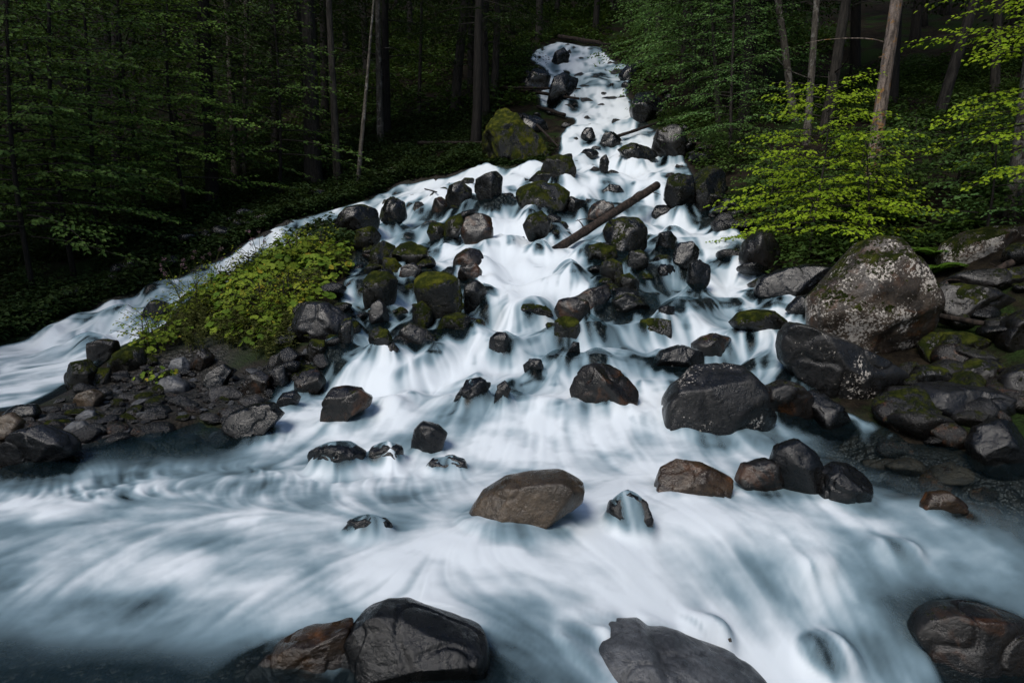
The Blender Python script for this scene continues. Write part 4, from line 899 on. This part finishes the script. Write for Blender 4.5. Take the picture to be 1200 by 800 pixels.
sapling((1150,285), 2.2, dict(z0=.4, z1=2.0, n=14, L0=1.0, L1=.6, rise0=.1, rise1=.4), 'leaf_cool', 'low dark green sapling behind the long moss topped boulder', 403, leaf=.08)
# the overhanging beech at the frame edge
p = cast(1240, 270, bed); e = empty('beech_tree', p); tag(e, 'lime leaved beech reaching in from the frame edge over the rocky bank', 'tree')
g = Geo(); z = np.linspace(-.4, 9, 16); g.tube(np.stack([.15 * np.sin(z * .5), .1 * np.cos(z * .6), z], 1), np.linspace(.11, .02, 16), 9, rough=.15, seed=3); obj('trunk', g.mesh('trunk', M['bark']), e)
own_crown(e, 405, ring_boughs(405, 1.0, 7.5, 46, 2.7, 1.5, -.02, .25, arc=(1.9, 4.6)) + ring_boughs(406, 3, 9, 24, 2.2, 1.0, .1, .4), 'leaf_lime', leaf=.085, spacing=.055, twig_gap=.15, twig_len=.36, droop=.16, narrow=.34, face=.75)
# beech on the near side of the dark forest, its tiers over the far stream
for (px, h, rz, lab, sd_) in [((215,262), 9.5, 0, 'dim olive beech with flat tiers over the far stream', 411), ((40,352), 8.5, 1, 'dim dark beech at the frame edge beside the far stream', 412), ((120,300), 10.5, 2, 'dim tall beech in the black forest between the stream and the frame edge', 413), ((330,232), 8.0, 0, 'dim olive beech by the thick grey trunk, boughs over the stream head', 414), ((60,300), 12, 0, 'tall dim beech behind the one at the frame edge', 415), ((165,270), 13, 0, 'tallest dim beech, its tiers catching faint light above the black forest', 416), ((250,240), 12, 0, 'dim beech standing before the twin-stemmed tree', 417), ((85,325), 11, 0, 'bushy dim beech second from the frame edge by the far stream', 418), ((-40,330), 10, 0, 'dim beech half cut off by the frame edge beyond the far stream', 419), ((10,265), 15, 0, 'tall dark beech deep behind the frame edge beech', 420)]:
    p = cast(*px, bed); e = empty('beech_tree', p); tag(e, lab, 'tree')
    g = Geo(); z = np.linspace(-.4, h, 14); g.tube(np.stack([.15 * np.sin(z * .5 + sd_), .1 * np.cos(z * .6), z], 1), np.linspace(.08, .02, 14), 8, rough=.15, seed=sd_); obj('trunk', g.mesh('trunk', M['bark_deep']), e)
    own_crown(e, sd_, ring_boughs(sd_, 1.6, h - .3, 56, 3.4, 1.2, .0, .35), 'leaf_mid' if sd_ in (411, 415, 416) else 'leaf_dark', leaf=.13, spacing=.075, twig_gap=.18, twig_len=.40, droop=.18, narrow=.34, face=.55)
print('near trees', round(time.time() - T0, 1))
# the rest of the forest up the slope and on both sides
taken = []
def far_tree(x, y, key, label, group, cs=1.0, h=22, r=.22, leaf_mat=None):
    z = float(bed(np.array([x]), np.array([y]))[0])
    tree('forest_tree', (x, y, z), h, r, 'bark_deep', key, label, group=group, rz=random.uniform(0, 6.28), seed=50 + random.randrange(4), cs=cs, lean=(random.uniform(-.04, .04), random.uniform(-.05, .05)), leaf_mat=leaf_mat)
cand = []
for i in range(5000):
    y = random.uniform(24, 92); x = random.uniform(-1.0, 1.0) * (y * .98 + 3); cand.append((x, y))
sdv = water_sd(np.array([c[0] for c in cand]), np.array([c[1] for c in cand])); nfar = 0
for (x, y), s in zip(cand, sdv):
    gap = 4.4 if y < 45 else (4.8 if abs(x) < 20 else 7.0)
    if s > -2.6 or (x > 2 and y < 30 and x < .35 * y) or (x < -2 and y < 36 and random.random() < .5) or any((x - a) ** 2 + (y - b) ** 2 < gap * gap for a, b in taken): continue
    taken.append((x, y)); nfar += 1
    k = random.randrange(3)
    if y < 40: far_tree(x, y, random.choice([f'far{k}', f'beech{k}', f'beech{k}', f'spruce{k}']), 'one of the unseen trees beside the viewpoint, added for the shade they throw', 'shaded trees deep in the forest', leaf_mat='leaf_deep')
    else: far_tree(x, y, f'far{k}', 'one of the dark trees on the slope above the falls', 'dark trees on the slope above the falls', cs=random.uniform(.9, 1.2))
# forest beside the viewpoint, beyond both edges of the picture: added for the shade it throws
for i in range(900):
    y = random.uniform(-12, 30); s = random.choice([-1, 1]); x = s * (abs(y) * .95 + random.uniform(4.5, 24)) if y > 0 else s * random.uniform(9, 26)
    if s < 0 and x > -12.5 - .15 * max(y, 0): continue
    if s > 0 and x < 11.5: continue
    if any((x - a) ** 2 + (y - b) ** 2 < 22 for a, b in taken) or water_sd(np.array([x]), np.array([y]))[0] > -1: continue
    taken.append((x, y)); k = random.randrange(3)
    far_tree(x, y, random.choice([f'high{k}', f'far{k}', f'beech{k}']), 'one of the unseen trees beside the viewpoint, added for the shade they throw', 'shaded trees deep in the forest', cs=1.1, leaf_mat='leaf_deep')
for i in range(260):  # unseen trees behind the viewpoint, added to cut the low sky light
    y = random.uniform(-40, -16); x = random.uniform(-45, 45)
    if any((x - a) ** 2 + (y - b) ** 2 < 40 for a, b in taken): continue
    taken.append((x, y)); k = random.randrange(3)
    far_tree(x, y, random.choice([f'far{k}', f'high{k}']), 'one of the unseen trees added for shade on the opposite river bank', 'trees on the opposite river bank', cs=1.05, h=20)
print('far trees', nfar, len(taken), round(time.time() - T0, 1))

# ---------------------------------------------------------------- leafy mound, ferns, undergrowth
def disc_leaves(P, N, Rr, seed):
    """rounded, slightly cupped and notched leaves: a seven-point fan"""
    r = np.random.default_rng(seed); n = len(P); N = N / np.linalg.norm(N, axis=1)[:, None]
    U = np.cross(N, r.normal(size=(n, 3))); U /= np.linalg.norm(U, axis=1)[:, None]; Wv = np.cross(N, U)
    a = np.linspace(.35, 2 * math.pi - .35, 8); rad = np.array([.85, 1, 1.02, .95, .95, 1.02, 1, .85]); V = [P[:, None, :] - N[:, None, :] * Rr[:, None, None] * .12]
    V.append(P[:, None, :] + Rr[:, None, None] * (rad * np.cos(a))[None, :, None] * U[:, None, :] + Rr[:, None, None] * (rad * np.sin(a))[None, :, None] * Wv[:, None, :] + N[:, None, :] * (Rr[:, None, None] * (.12 * np.cos(a * 3))[None, :, None] * .6))
    V = np.concatenate(V, 1).reshape(-1, 3); b = np.arange(n)[:, None, None] * 9
    F = np.stack([np.zeros(7, int), np.arange(1, 8), np.arange(2, 9)], 1)[None] + b
    return V, F.reshape(-1, 3)
def butterbur(px, n, spread, h, label, seed, mat='leaf_round', size=.11):
    p = cast(*px, bed); r = np.random.default_rng(seed); e = empty('broad_leaved_plant', p); tag(e, label, 'plant', 'broad leaved plants on the mound')
    ang = r.uniform(0, 6.28, n); rad = spread * np.sqrt(r.random(n)); x = np.cos(ang) * rad; y = np.sin(ang) * rad
    zb = bed(p[0] + x, p[1] + y) - p[2]; hh = h * (1 - .5 * (rad / spread) ** 2) * r.uniform(.45, 1.1, n); P = np.stack([x, y, zb + hh], 1)
    N = np.stack([x / spread * .6 + r.normal(0, .35, n), y / spread * .6 - .35 + r.normal(0, .35, n), np.ones(n)], 1)
    V, F = disc_leaves(P, N, size * r.uniform(.5, 1.25, n), seed); obj('leaves', make_mesh('leaves', V, F, [M[mat]], True), e)
    g = Geo()
    for k in range(0, n, 2): g.tube([(x[k] * .8, y[k] * .8, zb[k] - .05), (x[k] * .9, y[k] * .9, zb[k] + hh[k] * .5), tuple(P[k])], [.008, .007, .005], 4, cap=False)
    obj('stems', g.mesh('stems', M['leaf_herb']), e); return e
lab = ['at the crest of the mound', 'under the crest, facing the side cascade', 'halfway up the mound', 'over the bare slope of the mound', 'near the slate boulder', 'by the pink flowers', 'low above the brown wet rock',
       'at the far stream side', 'at the tip of the mound', 'on the upper shoulder of the mound', 'just over the gravel', 'on the dark end next to the big mossy boulder', 'below the yellow leaves', 'beside the mossy hump', 'on the lower slope over the small stream', 'amid the herbs of the lower slope', 'close over the slate boulder', 'on the dark end by the side cascade']
for i, (u, v, n, s, h, sz) in enumerate([(350,318,190,.8,.75,.085),(375,322,140,.7,.65,.08),(315,342,220,.8,.80,.085),(290,358,200,.7,.75,.08),(335,365,120,.6,.45,.075),(258,362,150,.6,.75,.07),(300,390,90,.5,.4,.07),
                               (228,374,130,.6,.65,.07),(165,420,50,.4,.35,.05),(330,330,190,.8,.85,.085),(185,444,36,.35,.18,.04),(385,302,100,.6,.4,.075),(280,380,120,.6,.45,.075),(190,405,70,.5,.5,.06),(315,395,70,.5,.3,.06),(335,378,90,.55,.35,.07),(365,350,80,.55,.35,.07),(385,325,70,.5,.35,.065)]):
    butterbur((u, v), n, s, h, 'yellow-green round leaved plant ' + lab[i], 500 + i, size=sz, mat='leaf_round')
for i_, (px, h_, m_, l_) in enumerate([((300,348),1.0,'leaf_olive','sticking up from the crest of the mound'),((262,360),.9,'leaf_olive','sticking up from the middle of the mound'),((345,328),1.0,'leaf_round','tallest on the upper shoulder of the mound'),
        ((225,378),.8,'leaf_olive','at the lower far side of the mound'),((375,318),.9,'leaf_olive','next to the dark boulder heading the mound'),((310,375),.7,'leaf_round','on the slope toward the small stream'),((178,412),.7,'leaf_round','over the mossy hump at the tip'),((340,368),.7,'leaf_olive','just above the slate boulder')]):
    sapling(px, h_, dict(z0=.15, z1=h_ * .95, n=22, L0=.62, L1=.25, rise0=.5, rise1=1.2), m_, 'twiggy fine leaved shrub ' + l_, 450 + i_, name='leafy_shrub', cat='shrub', leaf=.06, stem=.012, spacing=.045, gap=.07)
def herb(px, n, spread, h, label, seed, mat='leaf_herb'):
    p = cast(*px, bed); r = np.random.default_rng(seed); e = empty('feathery_herb', p); tag(e, label, 'plant', 'feathery herbs on the mound')
    g = Geo(); Ps, Ds = [], []
    for k in range(n):
        a = r.uniform(0, 6.28); d = spread * math.sqrt(r.random()); x, y = math.cos(a) * d, math.sin(a) * d; zb = float(bed(np.array([p[0] + x]), np.array([p[1] + y]))[0]) - p[2]
        H = h * r.uniform(.6, 1.1); dx, dy = r.normal(0, .18, 2) * H; s = np.linspace(0, 1, 5); Q = np.stack([x + dx * s * s, y + dy * s * s, zb + H * s], 1); g.tube(Q, np.linspace(.006, .002, 5), 3, cap=False)
        q = r.uniform(.25, 1, 26); Ps.append(np.stack([x + dx * q * q, y + dy * q * q, zb + H * q], 1)); t = r.uniform(0, 6.28, 26); Ds.append(np.stack([np.cos(t), np.sin(t), r.uniform(-.1, .7, 26)], 1))
    P = np.vstack(Ps); Dv = np.vstack(Ds); L = r.uniform(.05, .12, len(P)); V, F = kites(P, Dv, np.stack([r.normal(0, .5, len(P)), r.normal(0, .5, len(P)), np.ones(len(P))], 1), L, L * .13)
    obj('leaves', make_mesh('leaves', V, F, [M[mat]], False), e); obj('stems', g.mesh('stems', M[mat]), e)
for i, (u, v, n, s, h, l) in enumerate([(235,380,46,.55,.55,'on the bare face of the mound'),(250,400,40,.5,.4,'just above the yellow moss'),(215,395,36,.45,.5,'toward the tip of the mound'),(265,360,36,.5,.5,'under the round leaves of the mound'),(285,395,28,.4,.35,'above the brown wet rocks'),(300,392,40,.5,.4,'on the lower slope over the small stream'),(322,372,40,.5,.45,'halfway down from the crest'),(340,395,34,.4,.35,'beside the slate boulder'),(305,365,40,.55,.5,'between the round leaves and the lower slope'),(355,345,36,.5,.5,'on the dark end of the mound'),(325,410,30,.4,.3,'lowest over the small stream'),(375,320,34,.5,.5,'by the side cascade')]):
    herb((u, v), n, s, h, 'brownish green feathery herb ' + l, 540 + i)
for i, (u, v, dx, l) in enumerate([(232,345,-.05,'nearest the forest'),(212,355,-.15,'leaning out over the far stream'),(305,325,.05,'at the crest of the mound beside the round leaves'),(248,340,.1,'between two other pink heads')]):
    p = cast(u, v, bed); e = empty('pink_flower', p); tag(e, 'dull pink flower heads ' + l, 'flower', 'pink flowers on the mound'); r = np.random.default_rng(560 + i)
    for k in range(5):
        a = r.uniform(0, 6.28); H = r.uniform(.7, 1.15); s = np.linspace(0, 1, 6); Q = np.stack([math.cos(a) * .25 * s * s + dx * s, math.sin(a) * .2 * s * s, H * s], 1)
        g = Geo(); g.tube(Q, np.linspace(.008, .004, 6), 4, cap=False); st = obj('stem', g.mesh('stem', M['leaf_herb']), e)
        P = Q[-1] + r.normal(0, .026, (22, 3)); V, F = disc_leaves(P, r.normal(size=P.shape) + np.array([0, -.3, .8]), np.full(len(P), .015), 5); obj('flower_head', make_mesh('flower_head', V, F, [M['flower']]), st)
def fern(px, n, L, label, seed, mat='leaf_fern'):
    p = cast(*px, bed); r = np.random.default_rng(seed); e = empty('fern', p); tag(e, label, 'fern', 'ferns on the rocky bank'); Ps, Ds, Ls = [], [], []; g = Geo()
    for k in range(n):
        a = k * 2.4 + r.uniform(-.3, .3); l = L * r.uniform(.7, 1.1); s = np.linspace(.08, 1, 34); h = np.array([math.cos(a), math.sin(a), 0]); sd_ = np.array([-h[1], h[0], 0])
        Q = h[None] * (l * s * .85)[:, None] + np.array([0, 0, 1.0])[None] * (l * (.95 * s - .75 * s * s))[:, None]; g.tube(Q[::4], np.linspace(.006, .002, len(Q[::4])), 3, cap=False)
        for sg in (-1, 1): Ps.append(Q); Ds.append(np.repeat((h * .35 + sd_ * sg + np.array([0, 0, -.15]))[None], 34, 0)); Ls.append(l * .28 * np.sin(np.pi * np.clip(s * .9 + .12, 0, 1)) + .01)
    P = np.vstack(Ps); Lq = np.concatenate(Ls); V, F = kites(P, np.vstack(Ds), np.repeat(np.array([[0, -.2, 1.0]]), len(P), 0) + r.normal(0, .15, P.shape), Lq, Lq * .085)
    obj('fronds', make_mesh('fronds', V, F, [M[mat]], False), e); obj('stalks', g.mesh('stalks', M[mat]), e)
for i, (u, v, L, l) in enumerate([(1090,322,.75,'right behind the lichen boulder'),(1105,305,.7,'touching the end of the long moss topped boulder'),(1078,300,.6,'above the lichen boulder in the shade'),(1125,270,.6,'on top of the long moss topped boulder'),
                                  (1085,345,.4,'low behind the shoulder of the lichen boulder'),(1060,262,.7,'under the big leaning trunk'),(870,300,.5,'beside the upright ochre rock'),(975,302,.5,'beneath the lime sapling')]):
    fern((u, v), 13, L, 'bright green fern ' + l, 600 + i)
def thicket(n, polys, mat, leaf, hmax, seed, label, gate=-.12):
    r = np.random.default_rng(seed); X = []
    while sum(len(a) for a in X) < n:
        u = r.random((4000, 2)); q = polys(u); s = water_sd(q[:, 0], q[:, 1]); ok = (s < -.12) & (fbm(q[:, 0] / 1.6, q[:, 1] / 1.6, seed, 3) > gate); X.append(q[ok])
    q = np.vstack(X)[:n]; z = bed(q[:, 0], q[:, 1]); cl = np.clip(fbm(q[:, 0] / 1.1, q[:, 1] / 1.1, seed + 4, 3) + .45, .05, 1)
    P = np.column_stack([q, z + r.random(n) ** .7 * hmax * cl]); t = r.uniform(0, 6.28, n); L = leaf * r.uniform(.5, 1.3, n)
    V, F = kites(P, np.stack([np.cos(t), np.sin(t), r.normal(-.1, .25, n)], 1), np.stack([r.normal(0, .45, n), r.normal(-.2, .45, n), np.ones(n)], 1), L, L * .33)
    o = obj('undergrowth', make_mesh('undergrowth', V, F, [M[mat]], False)); tag(o, label, 'undergrowth', kind='stuff')
thicket(80000, lambda u: np.stack([3.5 + 19 * u[:, 0], 12.5 + 17 * u[:, 1]], 1), 'leaf_dark', .13, 1.1, 71, 'dark leafy undergrowth under the trees of the rocky bank')
thicket(150000, lambda u: np.stack([-26 + 25 * u[:, 0], 15 + 20 * u[:, 1]], 1), 'leaf_deep', .14, .8, 72, 'black-green undergrowth of the dark forest beyond the far stream', -.45)
thicket(40000, lambda u: np.stack([-16 + 34 * u[:, 0], 34 + 26 * u[:, 1]], 1), 'leaf_dark', .26, 1.6, 73, 'dark leafy undergrowth on the slope at the head of the falls')
_far = np.array([cast(u, v, base_h)[:2] for u, v in WATER_FAR[:14]]); _seg = np.linalg.norm(np.diff(_far, axis=0), axis=1); _cum = np.r_[0, np.cumsum(_seg)] / _seg.sum()
def _edge(u):
    q = np.stack([np.interp(u[:, 0], _cum, _far[:, k]) for k in (0, 1)], 1); a = np.random.default_rng(int(u[0, 1] * 1e6)).normal(0, 1.1, q.shape); return q + a
thicket(45000, _edge, 'leaf_deep', .13, .6, 74, 'black-green low plants lining the forest edge of the far stream', -.6)
print('plants', round(time.time() - T0, 1))

# ---------------------------------------------------------------- fallen logs
def log(a, b, wpx, mat, label, ya=None, yb=None, lift=.0, name='fallen_log', cat='log', twigs=0, seed=1, bend=.0, taper=.9):
    pa = cast(*a, surf) if ya is None else at_y(*a, ya); pb = cast(*b, surf) if yb is None else at_y(*b, yb); pa = np.array(pa) + (0, 0, lift); pb = np.array(pb) + (0, 0, lift)
    r0 = .5 * wpx * .5 * (pa[1] + pb[1]) / FPX; s = np.linspace(0, 1, 26); P = pa[None] * (1 - s)[:, None] + pb[None] * s[:, None]; P[:, 2] += bend * np.sin(math.pi * s) + r0 * .12 * fbm(s * 5, seed, 0, 2)
    e = empty(name, pa); tag(e, label, cat)
    g = Geo(); rr = np.random.default_rng(seed); g.tube(P - pa, r0 * (1 - (1 - taper) * s) * (1 + .04 * rr.normal(size=26)), 14, rough=.22, seed=seed); obj('stem', g.mesh('stem', M[mat]), e)
    if twigs:
        for k in range(twigs):
            t = rr.uniform(.3, .98); q = P[int(t * 25)] - pa; d = rr.normal(size=3) * (1, .4, 1); d[2] = abs(d[2]) + .2; d /= np.linalg.norm(d); L = rr.uniform(2, 7) * r0; u_ = np.linspace(0, 1, 5); Q = q[None] + d[None] * (u_ * L)[:, None] + np.array([0, 0, -.35 * L])[None] * (u_ ** 2)[:, None]
            g = Geo(); g.tube(Q, np.linspace(r0 * .22, r0 * .06, 5), 5); obj('snag', g.mesh('snag', M[mat]), e)
    return e
log((628,308), (770,217), 10, 'log', 'long broken brown log lying across the boulders of the cascade', ya=15.2, yb=19.0, twigs=5, seed=3, taper=.98)
log((655,49), (704,57), 4.5, 'log', 'brown log lying across the very top of the falls', lift=.35, seed=4, twigs=1)
log((700,57), (738,60), 3, 'log_dark', 'dark log continuing the line of the top log', lift=.3, seed=5)
log((586,114), (678,129), 5, 'log_dark', 'dark thin trunk reaching out from the forest over the upper falls', lift=.55, seed=6, twigs=7, taper=.5)
log((600,120), (680,122), 3.5, 'log_dark', 'thin dark pole lying over the longer dark trunk at the upper falls', lift=.75, seed=7, twigs=4, taper=.4)
log((630,130), (662,140), 4, 'log_dark', 'short dark log dipping into the upper falls', lift=.2, seed=8)
log((716,171), (772,152), 4, 'log_dark', 'thin trunk slanting up from the dark rock in the falls to the bank', lift=.3, seed=9, taper=.7)
log((768,168), (835,180), 8, 'log', 'brown mossy log lying along the bank beside the falls', lift=.2, seed=10)
log((490,174), (566,174), 4, 'log_dark', 'thin level log on the forest floor beside the moss capped boulder', lift=.25, seed=11, taper=.7)
log((624,152), (654,184), 3.5, 'log_dark', 'thin bare branch leaning against the moss capped boulder', lift=.4, seed=12, twigs=6, taper=.5)
log((1020,268), (1110,200), 4, 'log_dark', 'thin dead stem leaning in the shade behind the big pale trunk', lift=.3, seed=13, twigs=4, taper=.5)
log((1100,365), (1185,325), 9, 'log', 'weathered driftwood log among the reddish-brown crags', lift=.25, seed=14, twigs=3)
log((1085,385), (1170,402), 7, 'log_dark', 'dark rotten log under the reddish-brown crag', lift=.25, seed=15)
log((498,230), (512,234), 1.6, 'log_dark', 'short twig lying over the brown rock of the upper side fall', lift=.25, seed=16, name='twig', cat='twig')
print('done', round(time.time() - T0, 1))
